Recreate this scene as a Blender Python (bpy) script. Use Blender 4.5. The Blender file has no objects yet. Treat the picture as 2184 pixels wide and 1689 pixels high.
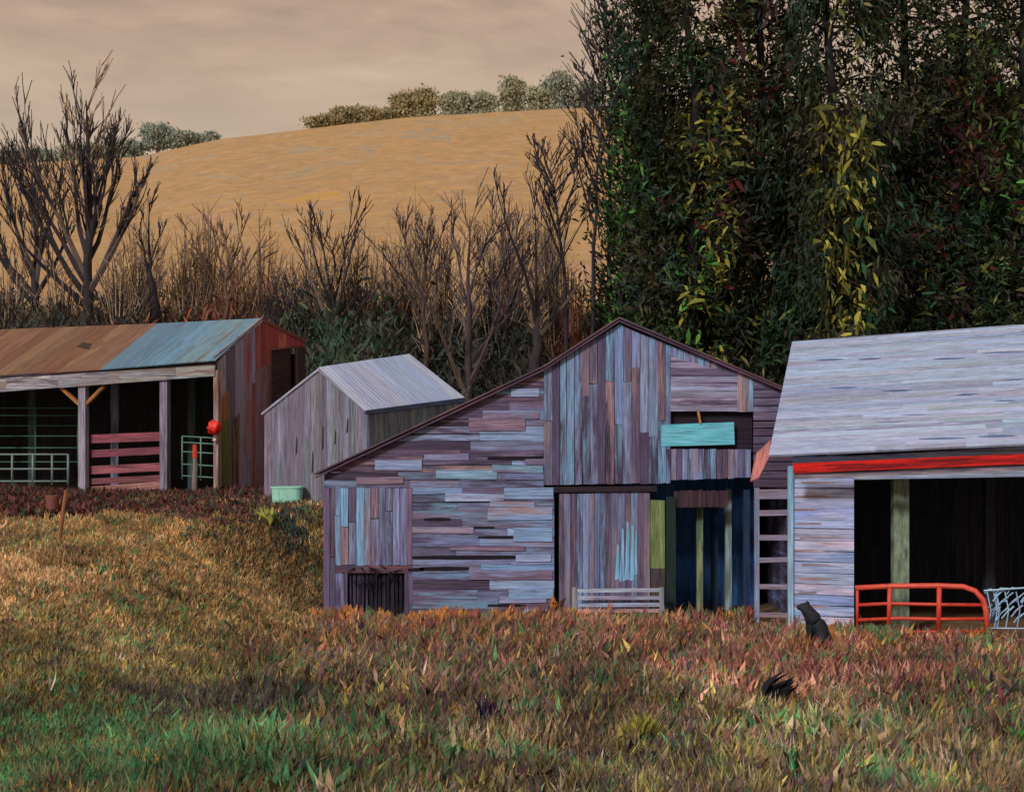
import bpy, bmesh, math, random
import numpy as np
from mathutils import Vector, Matrix
R = math.radians
random.seed(7); NP = np.random.default_rng(7)
SC = bpy.context.scene

# ---------------------------------------------------------------- camera, world, sun, exposure
F = 3000.0; CX = 1092.0; HY = 950.0; EYE = 3.7         # reference frame 2184 x 1689, horizon at row 950
cam = bpy.data.cameras.new('camera'); camo = bpy.data.objects.new('camera', cam)
SC.collection.objects.link(camo); SC.camera = camo
camo.location = (0, 0, EYE); camo.rotation_euler = (R(90), 0, 0)
cam.sensor_width = 36; cam.lens = F / 2184 * 36; cam.shift_y = 105.5 / 2184
cam.clip_start = 0.1; cam.clip_end = 4000
SUN_AZ = R(-148); SUN_EL = R(34)                       # azimuth from +Y, clockwise: behind the camera, on its left
w = bpy.data.worlds.new("World"); SC.world = w; w.use_nodes = True
nt = w.node_tree; nt.nodes.clear()
def N(nt, t, **k):
    n = nt.nodes.new(t)
    for a, b in k.items(): setattr(n, a, b)
    return n
L = lambda nt, a, b: nt.links.new(a, b)
out = N(nt, 'ShaderNodeOutputWorld'); bg = N(nt, 'ShaderNodeBackground'); L(nt, bg.outputs[0], out.inputs[0])
bg.inputs['Strength'].default_value = 0.1
sky = N(nt, 'ShaderNodeTexSky', sky_type='NISHITA', sun_disc=False)
sky.sun_elevation = SUN_EL; sky.sun_rotation = SUN_AZ
tc = N(nt, 'ShaderNodeTexCoord'); mp = N(nt, 'ShaderNodeMapping'); mp.inputs['Scale'].default_value = (2.0, 2.0, 9)
mp.inputs['Rotation'].default_value = (0, R(7), 0)
L(nt, tc.outputs['Generated'], mp.inputs[0])
n1 = N(nt, 'ShaderNodeTexNoise'); n1.inputs['Scale'].default_value = 1.5; n1.inputs['Detail'].default_value = 7
n1.inputs['Roughness'].default_value = .62; n1.inputs['Distortion'].default_value = .9; L(nt, mp.outputs[0], n1.inputs['Vector'])
cr = N(nt, 'ShaderNodeValToRGB'); L(nt, n1.outputs['Fac'], cr.inputs[0])
e = cr.color_ramp.elements; e[0].position = .33; e[0].color = (4.15, 2.85, 2.05, 1); e[1].position = .66; e[1].color = (6.1, 4.5, 3.05, 1)
x = e.new(.5); x.color = (5.2, 3.5, 2.45, 1)
n2 = N(nt, 'ShaderNodeTexNoise'); n2.inputs['Scale'].default_value = 9; n2.inputs['Detail'].default_value = 6; L(nt, mp.outputs[0], n2.inputs['Vector'])
m2 = N(nt, 'ShaderNodeMapRange'); m2.inputs[1].default_value = .3; m2.inputs[2].default_value = .7; m2.inputs[3].default_value = .87; m2.inputs[4].default_value = 1.12
L(nt, n2.outputs['Fac'], m2.inputs[0])
mu = N(nt, 'ShaderNodeVectorMath', operation='MULTIPLY'); L(nt, cr.outputs[0], mu.inputs[0]); L(nt, m2.outputs[0], mu.inputs[1])
sx = N(nt, 'ShaderNodeSeparateXYZ'); L(nt, tc.outputs['Generated'], sx.inputs[0])
hr = N(nt, 'ShaderNodeMapRange'); L(nt, sx.outputs[2], hr.inputs[0]); hr.inputs[1].default_value = .31; hr.inputs[2].default_value = .20; hr.inputs[3].default_value = 0; hr.inputs[4].default_value = .6
mh = N(nt, 'ShaderNodeMix', data_type='RGBA'); L(nt, hr.outputs[0], mh.inputs[0]); L(nt, mu.outputs[0], mh.inputs[6]); mh.inputs[7].default_value = (6.2, 4.9, 3.5, 1)
mix = N(nt, 'ShaderNodeMix', data_type='RGBA'); mix.inputs[0].default_value = .93
L(nt, sky.outputs[0], mix.inputs[6]); L(nt, mh.outputs[2], mix.inputs[7]); L(nt, mix.outputs[2], bg.inputs[0])
sl = bpy.data.lights.new('sun', 'SUN'); so = bpy.data.objects.new('sun', sl); SC.collection.objects.link(so)
sl.energy = 2.1; sl.angle = R(10); sl.color = (1, .95, .88)
sd = Vector((math.sin(SUN_AZ) * math.cos(SUN_EL), math.cos(SUN_AZ) * math.cos(SUN_EL), math.sin(SUN_EL)))
so.rotation_euler = sd.to_track_quat('Z', 'Y').to_euler(); so.location = sd * 60
SC.view_settings.view_transform = 'Standard'; SC.view_settings.look = 'None'; SC.view_settings.exposure = 0; SC.view_settings.gamma = 1

# ---------------------------------------------------------------- helpers
C = SC.collection
TINT = (.95, 1.03, 1.16)
def lin(c, k=1.0):
    q = [(((v/255+.055)/1.055)**2.4 if v > 10 else v/255/12.92) * k * t for v, t in zip(c, TINT)]; m = max(1, max(q)/.85)
    return tuple(v/m for v in q)
def tag(o, label=None, cat=None, group=None, kind=None):
    if label: o['label'] = label
    if cat: o['category'] = cat
    if group: o['group'] = group
    if kind: o['kind'] = kind
    return o
def thing(name, loc, label, cat, group=None):
    o = bpy.data.objects.new(name, None); C.objects.link(o); o.location = loc; o.empty_display_size = .2
    return tag(o, label, cat, group)
def at(x, y, d):
    return Vector(((x-CX)/F*d, d, EYE + (HY-y)/F*d))
class MB:
    def __init__(s): s.v = []; s.f = []; s.c = []; s.c2 = []; s.st = []
    def add(s, vs, fs, c, c2=None, st=None):
        b = len(s.v); s.v += [tuple(p) for p in vs]; s.f += [tuple(i+b for i in f) for f in fs]
        s.c += [tuple(c)+(1,)]*len(vs); s.c2 += [tuple(c2 or c)+(1,)]*len(vs)
        s.st += st if st else [(p[2], (p[0]+p[1])*.7, b*.37) for p in vs]
    def box(s, a, b, c, c2=None):
        (x0, y0, z0), (x1, y1, z1) = a, b
        vs = [(x, y, z) for z in (z0, z1) for x, y in ((x0, y0), (x1, y0), (x1, y1), (x0, y1))]
        s.add(vs, [(3,2,1,0),(4,5,6,7),(0,1,5,4),(1,2,6,5),(2,3,7,6),(3,0,4,7)], c, c2)
    def tube(s, pts, rs, c, c2=None, n=6):
        pts = [Vector(p) for p in pts]
        if not hasattr(rs, '__len__'): rs = [rs]*len(pts)
        vs = []; st = []; l = 0; r0 = random.random()*50
        for i, p in enumerate(pts):
            t = (pts[min(i+1, len(pts)-1)] - pts[max(i-1, 0)]).normalized()
            a = t.orthogonal().normalized() if i == 0 else (a - t*a.dot(t)).normalized()
            b = t.cross(a)
            if i: l += (p-pts[i-1]).length
            for k in range(n):
                q = 2*math.pi*k/n; vs.append(p + (a*math.cos(q)+b*math.sin(q))*rs[i]); st.append((l, q*rs[i], r0))
        fs = [(i*n+k, i*n+(k+1) % n, (i+1)*n+(k+1) % n, (i+1)*n+k) for i in range(len(pts)-1) for k in range(n)]
        fs += [tuple(range(n))[::-1], tuple((len(pts)-1)*n+k for k in range(n))]
        s.add(vs, fs, c, c2, st)
    def beam(s, p, q, w, h, c, c2=None, up=(0,0,1)):           # rectangular timber from p to q
        p, q = Vector(p), Vector(q); t = (q-p).normalized(); a = t.cross(Vector(up))
        if a.length < .01: a = t.cross(Vector((0,1,0)))
        a.normalize(); b = a.cross(t).normalized(); l = (q-p).length; r0 = random.random()*50
        o = [(-1,-1),(1,-1),(1,1),(-1,1)]; vs = [e+a*(i*w/2)+b*(j*h/2) for e in (p, q) for i, j in o]
        st = [(z, i*w/2+j*h/2, r0) for z in (0, l) for i, j in o]
        s.add(vs, [(0,3,2,1),(4,5,6,7),(0,1,5,4),(1,2,6,5),(2,3,7,6),(3,0,4,7)], c, c2, st)
    def build(s, name, mat, parent=None, smooth=False):
        me = bpy.data.meshes.new(name); me.from_pydata(s.v, [], s.f); me.update()
        for nm, d in (('Col', s.c), ('ColB', s.c2)):
            at_ = me.color_attributes.new(nm, 'FLOAT_COLOR', 'POINT'); at_.data.foreach_set('color', np.array(d, dtype=np.float32).ravel())
        a = me.attributes.new('st', 'FLOAT_VECTOR', 'POINT'); a.data.foreach_set('vector', np.array(s.st, dtype=np.float32).ravel())
        me.materials.append(mat)
        if smooth: me.polygons.foreach_set('use_smooth', [True]*len(me.polygons))
        o = bpy.data.objects.new(name, me); C.objects.link(o)
        if parent:
            o.parent = parent; o.matrix_parent_inverse = Matrix.Translation(-Vector(parent_world(parent)))
        return o
def parent_world(p):
    v = Vector((0,0,0))
    while p: 
        if p.type == 'EMPTY': v += p.location
        p = p.parent
    return v
def jit(c, a=.12):
    k = min(1 + random.uniform(-a, a), .88/max(c)); return tuple(max(.002, v*k*(1+random.uniform(-a, a)*.3)) for v in c)

# ---------------------------------------------------------------- materials
def mat(name, rough=.85, metal=0, streak=(1.5, 30, 1), lo=.48, hi=1.36, patch=(.7, 6, 1), pth=.52, bump=.4, spec=.3, soft=.09):
    m = bpy.data.materials.new(name); m.use_nodes = True; nt = m.node_tree; b = nt.nodes['Principled BSDF']
    b.inputs['Roughness'].default_value = rough; b.inputs['Metallic'].default_value = metal; b.inputs['Specular IOR Level'].default_value = spec
    A = N(nt, 'ShaderNodeAttribute', attribute_name='Col'); B = N(nt, 'ShaderNodeAttribute', attribute_name='ColB'); S = N(nt, 'ShaderNodeAttribute', attribute_name='st')
    def noise(sc, det=5, rg=.6, ns=1, dist=0):
        mp = N(nt, 'ShaderNodeMapping'); mp.inputs['Scale'].default_value = sc; L(nt, S.outputs['Vector'], mp.inputs[0])
        n = N(nt, 'ShaderNodeTexNoise'); n.inputs['Scale'].default_value = ns; n.inputs['Detail'].default_value = det; n.inputs['Roughness'].default_value = rg
        n.inputs['Distortion'].default_value = dist; L(nt, mp.outputs[0], n.inputs['Vector']); return n.outputs['Fac']
    s1 = noise(streak); s2 = noise(patch, 6, .65, 1, .4); s3 = noise((streak[0]*4, streak[1]*2.2, 1), 3, .6)
    r = N(nt, 'ShaderNodeMapRange'); L(nt, s2, r.inputs[0]); r.inputs[1].default_value = pth-soft; r.inputs[2].default_value = pth+soft
    mx = N(nt, 'ShaderNodeMix', data_type='RGBA'); L(nt, r.outputs[0], mx.inputs[0]); L(nt, A.outputs['Color'], mx.inputs[6]); L(nt, B.outputs['Color'], mx.inputs[7])
    r1 = N(nt, 'ShaderNodeMapRange'); L(nt, s1, r1.inputs[0]); r1.inputs[1].default_value = .3; r1.inputs[2].default_value = .7; r1.inputs[3].default_value = lo; r1.inputs[4].default_value = hi
    r3 = N(nt, 'ShaderNodeMapRange'); L(nt, s3, r3.inputs[0]); r3.inputs[1].default_value = .3; r3.inputs[2].default_value = .7; r3.inputs[3].default_value = .85; r3.inputs[4].default_value = 1.12
    ml = N(nt, 'ShaderNodeMath', operation='MULTIPLY'); L(nt, r1.outputs[0], ml.inputs[0]); L(nt, r3.outputs[0], ml.inputs[1])
    v = N(nt, 'ShaderNodeVectorMath', operation='MULTIPLY'); L(nt, mx.outputs[2], v.inputs[0]); L(nt, ml.outputs[0], v.inputs[1]); L(nt, v.outputs[0], b.inputs['Base Color'])
    if bump:
        bp = N(nt, 'ShaderNodeBump'); bp.inputs['Strength'].default_value = bump; bp.inputs['Distance'].default_value = .01; L(nt, ml.outputs[0], bp.inputs['Height']); L(nt, bp.outputs[0], b.inputs['Normal'])
    return m
WOOD = mat('weathered_wood')
def ribs(m):
    nt = m.node_tree; b = nt.nodes['Principled BSDF']; S = N(nt, 'ShaderNodeAttribute', attribute_name='st'); sp_ = N(nt, 'ShaderNodeSeparateXYZ'); L(nt, S.outputs['Vector'], sp_.inputs[0])
    q = N(nt, 'ShaderNodeMath', operation='MULTIPLY'); q.inputs[1].default_value = 50; L(nt, sp_.outputs[1], q.inputs[0]); q2 = N(nt, 'ShaderNodeMath', operation='SINE'); L(nt, q.outputs[0], q2.inputs[0])
    bp = N(nt, 'ShaderNodeBump'); bp.inputs['Strength'].default_value = .22; bp.inputs['Distance'].default_value = .03; L(nt, q2.outputs[0], bp.inputs['Height'])
    old = b.inputs['Normal'].links[0].from_node; L(nt, old.outputs[0], bp.inputs['Normal']); L(nt, bp.outputs[0], b.inputs['Normal']); return m
TIN = mat('weathered_roofing', rough=.6, streak=(.8, 14, 1), lo=.72, hi=1.18, patch=(.9, 4, 1), pth=.57, bump=.25, spec=.4)
ribs(TIN)
SHINGLE = mat('wooden_shingle', rough=.85, streak=(2.2, 22, 1), lo=.7, hi=1.2, patch=(1.1, 9, 1), pth=.58, bump=.5)
PAINTM = mat('chipped_paint_metal', rough=.5, streak=(3, 20, 1), lo=.8, hi=1.15, patch=(4, 12, 1), pth=.62, bump=.2, spec=.5)
BARK = mat('bark', rough=.9, streak=(3, 14, 1), lo=.55, hi=1.35, patch=(2, 5, 1), pth=.6, bump=.6)
def leafmat(name, trans=.15, rough=.7):
    m = bpy.data.materials.new(name); m.use_nodes = True; nt = m.node_tree; b = nt.nodes['Principled BSDF']
    b.inputs['Roughness'].default_value = rough; b.inputs['Specular IOR Level'].default_value = .25
    A = N(nt, 'ShaderNodeAttribute', attribute_name='Col'); tc = N(nt, 'ShaderNodeTexCoord')
    n = N(nt, 'ShaderNodeTexNoise'); n.inputs['Scale'].default_value = 14; L(nt, tc.outputs['Object'], n.inputs['Vector'])
    r = N(nt, 'ShaderNodeMapRange'); L(nt, n.outputs['Fac'], r.inputs[0]); r.inputs[1].default_value = .3; r.inputs[2].default_value = .7; r.inputs[3].default_value = .75; r.inputs[4].default_value = 1.25
    v = N(nt, 'ShaderNodeVectorMath', operation='MULTIPLY'); L(nt, A.outputs['Color'], v.inputs[0]); L(nt, r.outputs[0], v.inputs[1]); L(nt, v.outputs[0], b.inputs['Base Color'])
    if trans:
        t = N(nt, 'ShaderNodeBsdfTranslucent'); L(nt, v.outputs[0], t.inputs[0]); ms = N(nt, 'ShaderNodeMixShader'); ms.inputs[0].default_value = trans
        L(nt, b.outputs[0], ms.inputs[1]); L(nt, t.outputs[0], ms.inputs[2]); L(nt, ms.outputs[0], nt.nodes['Material Output'].inputs[0])
    return m
LEAF = leafmat('leaf'); BLADE = leafmat('grass_blade')
def soilmat(name, scale, dark, amp=(.7, 1.3)):
    m = bpy.data.materials.new(name); m.use_nodes = True; nt = m.node_tree; b = nt.nodes['Principled BSDF']; b.inputs['Roughness'].default_value = .95
    b.inputs['Specular IOR Level'].default_value = .1
    A = N(nt, 'ShaderNodeAttribute', attribute_name='Col'); tc = N(nt, 'ShaderNodeTexCoord'); prev = A.outputs['Color']
    for s, d in ((scale, 6), (scale*9, 4)):
        n = N(nt, 'ShaderNodeTexNoise'); n.inputs['Scale'].default_value = s; n.inputs['Detail'].default_value = d; n.inputs['Roughness'].default_value = .65; L(nt, tc.outputs['Object'], n.inputs['Vector'])
        r = N(nt, 'ShaderNodeMapRange'); L(nt, n.outputs['Fac'], r.inputs[0]); r.inputs[1].default_value = .3; r.inputs[2].default_value = .7; r.inputs[3].default_value = amp[0]; r.inputs[4].default_value = amp[1]
        v = N(nt, 'ShaderNodeVectorMath', operation='MULTIPLY'); L(nt, prev, v.inputs[0]); L(nt, r.outputs[0], v.inputs[1]); prev = v.outputs[0]
    L(nt, prev, b.inputs['Base Color'])
    bp = N(nt, 'ShaderNodeBump'); bp.inputs['Strength'].default_value = .7; bp.inputs['Distance'].default_value = .05; L(nt, n.outputs['Fac'], bp.inputs['Height']); L(nt, bp.outputs[0], b.inputs['Normal'])
    return m

# ---------------------------------------------------------------- terrain
def sst(a, b, x):
    t = np.clip((x-a)/(b-a), 0, 1); return t*t*(3-2*t)
CRX = np.array([-900, 0, 300, 470, 620, 860, 1200, 1500, 3200]); CRY = np.array([395, 352, 334, 297, 280, 251, 232, 226, 215])
def height(X, Y):
    X = np.asarray(X, dtype=float); Y = np.asarray(Y, dtype=float)
    sh_ = 1.5*sst(30.2, 33.5, Y)
    left = 1 - sst(-9, -3.6, X-sh_*1.6-sh_*2*sst(-9,-5,X)*0)
    left = np.where(Y > 30.2, np.maximum(left, sst(30.2, 33.8, Y)*(1-sst(-3.2, -1.5, X))), left)
    zl = .112*np.clip(Y-15, 0, 20.5)
    zl = zl + 4.2*sst(43, 60, Y)
    zr = 6.5*sst(40.5, 60, Y)
    z = zl*left + zr*(1-left)
    z = z + np.clip(Y-60, 0, 20)*.24
    xd = CX + X/np.maximum(Y, 60)*F
    cz = EYE + (HY - np.interp(xd, CRX, CRY))/F*260
    t = np.clip((Y-80)/180, 0, 1)
    z = np.where(Y > 80, 11.3 + (cz-11.3)*(t*.9+.1*t*t), z)
    z = z - np.clip(Y-260, 0, 1e9)*.12
    und = .10*np.sin(X*.9+1)*np.sin(Y*.7) + .05*np.sin(X*2.3+Y*1.7)
    return z + und*sst(27.5, 24, Y) + und*.6*left
def hz(X, Y): return float(height(X, Y))

def cells(X, Y, seed, s):                              # cheap smooth value noise
    rng = np.random.default_rng(seed); g = rng.random((64, 64))
    x = X/s+1000; y = Y/s+1000; i = np.floor(x).astype(int); j = np.floor(y).astype(int); fx = x-i; fy = y-j
    fx = fx*fx*(3-2*fx); fy = fy*fy*(3-2*fy)
    q = lambda a, b: g[a % 64, b % 64]
    return (q(i,j)*(1-fx)+q(i+1,j)*fx)*(1-fy) + (q(i,j+1)*(1-fx)+q(i+1,j+1)*fx)*fy
GK = 2.0
PAL = {   # region palettes of the field plants
 'ochre': [(164,122,66),(150,108,60),(124,98,56),(172,136,86),(108,90,56),(138,94,58),(94,88,54)],
 'tan':   [(176,138,96),(160,120,78),(140,102,62)],
 'olive': [(98,84,44),(110,94,50),(84,76,46),(128,108,48),(70,70,44),(110,80,54)],
 'green': [(54,106,62),(66,118,68),(46,92,56),(80,108,62),(70,102,60),(90,92,58)],
 'mauve': [(104,76,62),(84,62,58),(118,84,62),(96,86,56),(78,84,54),(132,92,62),(72,50,54),(116,70,56)],
 'rust':  [(128,76,50),(110,60,44),(146,90,54),(120,54,46),(88,84,52),(96,56,54),(158,102,50)],
 'pink':  [(158,102,84),(140,80,68),(124,66,62),(150,96,64),(104,52,56),(96,84,54),(168,116,92)],
 'maroon':[(78,44,46),(92,54,50),(66,42,48),(106,64,52),(80,60,48)],
 'weeds': [(92,76,52),(78,66,50),(110,92,56),(72,56,56),(66,78,50),(122,96,66),(134,114,84),(120,112,48)],
 'teal':  [(42,62,60),(52,70,62),(40,56,56),(60,72,54)],
 'purple':[(72,60,56),(62,54,54),(84,72,58),(76,74,54)],
 'bright':[(70,120,64),(150,134,56),(160,126,108),(56,42,60),(84,36,40),(170,130,60)],
}
PK = {k: np.array([lin(tuple(v_*.82+.18*(sum(c)/3+8) for v_ in c), GK) for c in v]) for k, v in PAL.items()}
G = lambda x, y, cx, cy, sx, sy: np.exp(-(((x-cx)/sx)**2+((y-cy)/sy)**2))
def field_col(X, Y, Z, n_pick, blade=True):
    xd = CX + X/Y*F; yd = HY - (Z-EYE)/Y*F
    xd = xd + (cells(X, Y, 3, .9)-.5)*260; yd = yd + (cells(X, Y, 4, 1.3)-.5)*70
    r = sst(560, 760, xd)
    W = {}
    W['ochre'] = 1.9*(1-r)*np.exp(-((yd-1210)/130)**2) + .35*G(xd,yd,600,1300,110,130)
    W['tan'] = 3.0*G(xd,yd,85,1225,80,28) + .8*G(xd,yd,300,1180,70,22)+ .4*G(xd,yd,560,1330,60,60)
    W['olive'] = .75*(1-r)*np.exp(-((yd-1410)/120)**2) + .5*(1-r)*np.exp(-((yd-1680)/90)**2) + .25
    W['green'] = .5*(1-r)*cells(X, Y, 82, 1.1)**3 + 3.4*G(xd,yd,430,1620,260,62) + 1.2*G(xd,yd,60,1560,120,60) + .10 + .35*G(xd,yd,280,1290,150,30)
    W['green'] = W['green'] + .42*r*cells(X, Y, 81, .9)**2*(yd > 1400); W['mauve'] = .9*r*np.exp(-((yd-1440)/120)**2)*(xd < 1500) + .2*r
    W['rust'] = 1.1*r*np.exp(-((yd-1345)/45)**2)
    W['pink'] = 1.25*G(xd,yd,1750,1430,420,60)
    W['weeds'] = 1.0*r*sst(1480, 1600, yd)
    W['maroon'] = 2.2*G(xd,yd,250,1085,280,36)*(yd < 1125) + .06 
    W['teal'] = 1.6*G(xd,yd,585,1120,60,55) + .5*G(xd,yd,560,1200,60,60)
    W['purple'] = 3.2*G(xd,yd,470,1525,140,26) + .5*(1-r)*cells(X, Y, 83, .8)**3 + .6*G(xd,yd,100,1380,80,30)
    W['bright'] = .07*np.ones_like(xd) + .1*r
    ks = list(W); M = np.stack([W[k] for k in ks], 0)*(.4+1.2*np.stack([cells(X, Y, 20+i, .55) for i in range(len(ks))], 0))
    if blade:
        M = M**1.3; cum = np.cumsum(M/M.sum(0), 0); cs = .13+.08*(CX+X/Y*F > 900)
        ci = (np.floor((X+NP.normal(size=len(X))*.03)/cs).astype(np.int64)*73856093) ^ (np.floor((Y*.8+X*.3+NP.normal(size=len(X))*.03)/cs).astype(np.int64)*19349663)
        hu = np.random.default_rng(5).random(65536)[ci & 65535]; hp = np.random.default_rng(6).random(65536)[ci & 65535]; use = NP.random(len(X)) < .68
        u = np.where(use, hu, NP.random(len(X))); pr = np.where(use, hp, NP.random(len(X))); k = (u[None] > cum).sum(0).clip(0, len(ks)-1)
        col = np.zeros((len(X), 3))
        for i, kk in enumerate(ks):
            s = k == i; p = PK[kk]; col[s] = p[(pr[s]*len(p)).astype(int).clip(0, len(p)-1)]
        col *= NP.uniform(.75, 1.25, (len(X), 1))*((.62+.78*cells(X, Y*.7, 50, 1.5))*(.62+.76*cells(X, Y, 51, .5)))[:, None]; return col
    M = M/M.sum(0); return sum(M[i][:, None]*PK[kk].mean(0)[None] for i, kk in enumerate(ks))

def sheet(name, xs_fn, ys, ncol, matl, colfn, zoff=0):
    V = []; 
    for y in ys:
        x = xs_fn(y, ncol); V.append(np.stack([x, np.full(ncol, y), height(x, np.full(ncol, y))+zoff], 1))
    V = np.concatenate(V); n = len(ys)
    f = [(i*ncol+j, i*ncol+j+1, (i+1)*ncol+j+1, (i+1)*ncol+j) for i in range(n-1) for j in range(ncol-1)]
    me = bpy.data.meshes.new(name); me.from_pydata(V.tolist(), [], f); me.update()
    c = colfn(V[:,0], V[:,1], V[:,2]); a = me.color_attributes.new('Col', 'FLOAT_COLOR', 'POINT')
    a.data.foreach_set('color', np.concatenate([c, np.ones((len(c), 1))], 1).astype(np.float32).ravel())
    me.polygons.foreach_set('use_smooth', [True]*len(me.polygons)); me.materials.append(matl)
    o = bpy.data.objects.new(name, me); C.objects.link(o); return o
def gcol(X, Y, Z):
    Ys = np.maximum(Y, 4); c = field_col(X, Ys, Z, 0, False)*.75
    wood = np.array(lin((58,54,42), GK)); och = np.array(lin((176,130,80), 1.5))
    a = sst(41, 46, Y)[:, None]; b = sst(76, 90, Y)[:, None]
    c = c*(1-a)+wood*a; c = c*(1-b)+och*b; return c
ys = np.concatenate([np.linspace(-12, 10, 23)[:-1], np.linspace(10, 44, 230)[:-1], np.linspace(44, 82, 60)])
tag(sheet('ground', lambda y, n: np.linspace(-1, 1, n)*(max(abs(y), 20)*.75+6), ys, 240, soilmat('soil', 3.5, .5), gcol), kind='structure')
# hill: one field rising to the crest, orange and ochre with bluish patches
hm = bpy.data.materials.new('stubble_field'); hm.use_nodes = True; nt = hm.node_tree; b = nt.nodes['Principled BSDF']; b.inputs['Roughness'].default_value = .95; b.inputs['Specular IOR Level'].default_value = .05
tc = N(nt, 'ShaderNodeTexCoord')
def hn(scale, sc, det=5, dist=0.):
    mp = N(nt, 'ShaderNodeMapping'); mp.inputs['Scale'].default_value = sc; mp.inputs['Rotation'].default_value = (0, 0, R(-14)); L(nt, tc.outputs['Object'], mp.inputs[0])
    n = N(nt, 'ShaderNodeTexNoise'); n.inputs['Scale'].default_value = scale; n.inputs['Detail'].default_value = det; n.inputs['Roughness'].default_value = .65; n.inputs['Distortion'].default_value = dist
    L(nt, mp.outputs[0], n.inputs['Vector']); return n.outputs['Fac']
ramp = N(nt, 'ShaderNodeValToRGB'); L(nt, hn(.075, (1, .42, 1), 9, 1.6), ramp.inputs[0]); E = ramp.color_ramp.elements
HK = 1.12
E[0].position = .33; E[0].color = lin((156,142,118), HK)+(1,); E[1].position = .68; E[1].color = lin((186,146,88), HK)+(1,)
for p, c in ((.41, (168,142,108)), (.47, (180,142,98)), (.54, (166,138,96)), (.61, (178,142,112))):
    q = E.new(p); q.color = lin(c, HK)+(1,)
v = N(nt, 'ShaderNodeVectorMath', operation='MULTIPLY'); r = N(nt, 'ShaderNodeMapRange'); L(nt, hn(.45, (1, .8, 1), 9, .6), r.inputs[0])
r.inputs[1].default_value = .3; r.inputs[2].default_value = .7; r.inputs[3].default_value = .82; r.inputs[4].default_value = 1.17
L(nt, ramp.outputs[0], v.inputs[0]); L(nt, r.outputs[0], v.inputs[1]); L(nt, v.outputs[0], b.inputs['Base Color'])
ys = np.concatenate([np.linspace(82, 262, 90)[:-1], np.linspace(262, 340, 8)[:-1], np.linspace(340, 1500, 8)])
tag(sheet('hill', lambda y, n: np.linspace(-1, 1, n)*y*.75, ys, 160, hm, lambda X, Y, Z: np.tile(lin((176,130,80), 1.5), (len(X), 1))), kind='structure')

# ---------------------------------------------------------------- planes and siding
class PL:
    def __init__(s, O, U, V):
        s.O = Vector(O); s.U = Vector(U).normalized(); V = Vector(V); s.V = (V - s.U*V.dot(s.U)).normalized(); s.N = s.U.cross(s.V)
        if s.N.dot(Vector((0,0,EYE))-s.O) < 0: s.N = -s.N
    def px(s, x, y):
        D = Vector(((x-CX)/F, 1, (HY-y)/F)); e = Vector((0,0,EYE)); t = (s.O-e).dot(s.N)/D.dot(s.N); p = e+D*t-s.O
        return (p.dot(s.U), p.dot(s.V))
    def P(s, u, v, n=0): return s.O+s.U*u+s.V*v+s.N*n
    def at(s, x, y, n=0): return s.P(*s.px(x, y), n)
def clip(poly, ax, lim, keep_less):
    o = []; n = len(poly)
    for i in range(n):
        a, b = poly[i], poly[(i+1) % n]; ia = (a[ax] <= lim) == keep_less; ib = (b[ax] <= lim) == keep_less
        if ia: o.append(a)
        if ia != ib:
            t = (lim-a[ax])/(b[ax]-a[ax]); o.append((a[0]+(b[0]-a[0])*t, a[1]+(b[1]-a[1])*t))
    return o
def prism(mb, pl, poly, n0, n1, c, c2, along):
    ar = sum(poly[i][0]*poly[(i+1) % len(poly)][1]-poly[(i+1) % len(poly)][0]*poly[i][1] for i in range(len(poly)))
    if abs(ar) < 2e-4: return
    k = len(poly); vs = [pl.P(u, v, n1) for u, v in poly]+[pl.P(u, v, n0) for u, v in poly]; r = random.random()*90
    st = [((p[0], p[1]+r, r) if along == 0 else (p[1], p[0]+r, r)) for p in poly]*2
    fs = [tuple(range(k)), tuple(range(2*k-1, k-1, -1))]+[(i, (i+1) % k, k+(i+1) % k, k+i) for i in range(k)]
    mb.add(vs, fs, c, c2, st)
def siding(mb, pl, poly, along, width, pal, pal2=None, th=.025, off=0, seg=2.2, gap=.007, K=1.5, px=True, jn=.006, lap=0):
    """boards over a polygon (given in reference px or in plane units); along: 0 = laid along U, 1 = along V"""
    P2 = [pl.px(*p) for p in poly] if px else list(poly); ac = 1-along
    lo = min(p[ac] for p in P2); hi = max(p[ac] for p in P2); a = lo
    while a < hi-.01:
        b_ = min(hi, a+width*random.uniform(.85, 1.15))
        if hi-b_ < width*.35: b_ = hi
        st = clip(clip(P2, ac, a+gap/2, False), ac, b_-gap/2, True)
        if len(st) >= 3:
            l0 = min(p[along] for p in st); l1 = max(p[along] for p in st); s = l0
            while s < l1-.01:
                e_ = s+seg*random.uniform(.5, 1.5)
                if l1-e_ < seg*.35: e_ = l1+1e-4
                pc = clip(clip(st, along, s+gap*.3 if s > l0 else s-1, False), along, e_-gap*.3, True)
                if len(pc) >= 3:
                    if callable(pal): cu = sum(p[0] for p in pc)/len(pc); cv = sum(p[1] for p in pc)/len(pc); pp_, K_ = pal(cu, cv); c = lin(random.choice(pp_), K*K_)
                    else: c = lin(random.choice(pal), K)
                    c2 = lin(random.choice(pal2 or pal), K)
                    j = random.uniform(0, jn)
                    if gap > .004: pc = [((p[0], p[1]+random.uniform(-.009, .009)) if along == 0 else (p[0]+random.uniform(-.008, .008), p[1]+random.uniform(-.012, .012))) for p in pc]
                    prism(mb, pl, pc, off+j, off+th+j, jit(c, .2), jit(c2), along)
                s = e_
        a = b_

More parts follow.
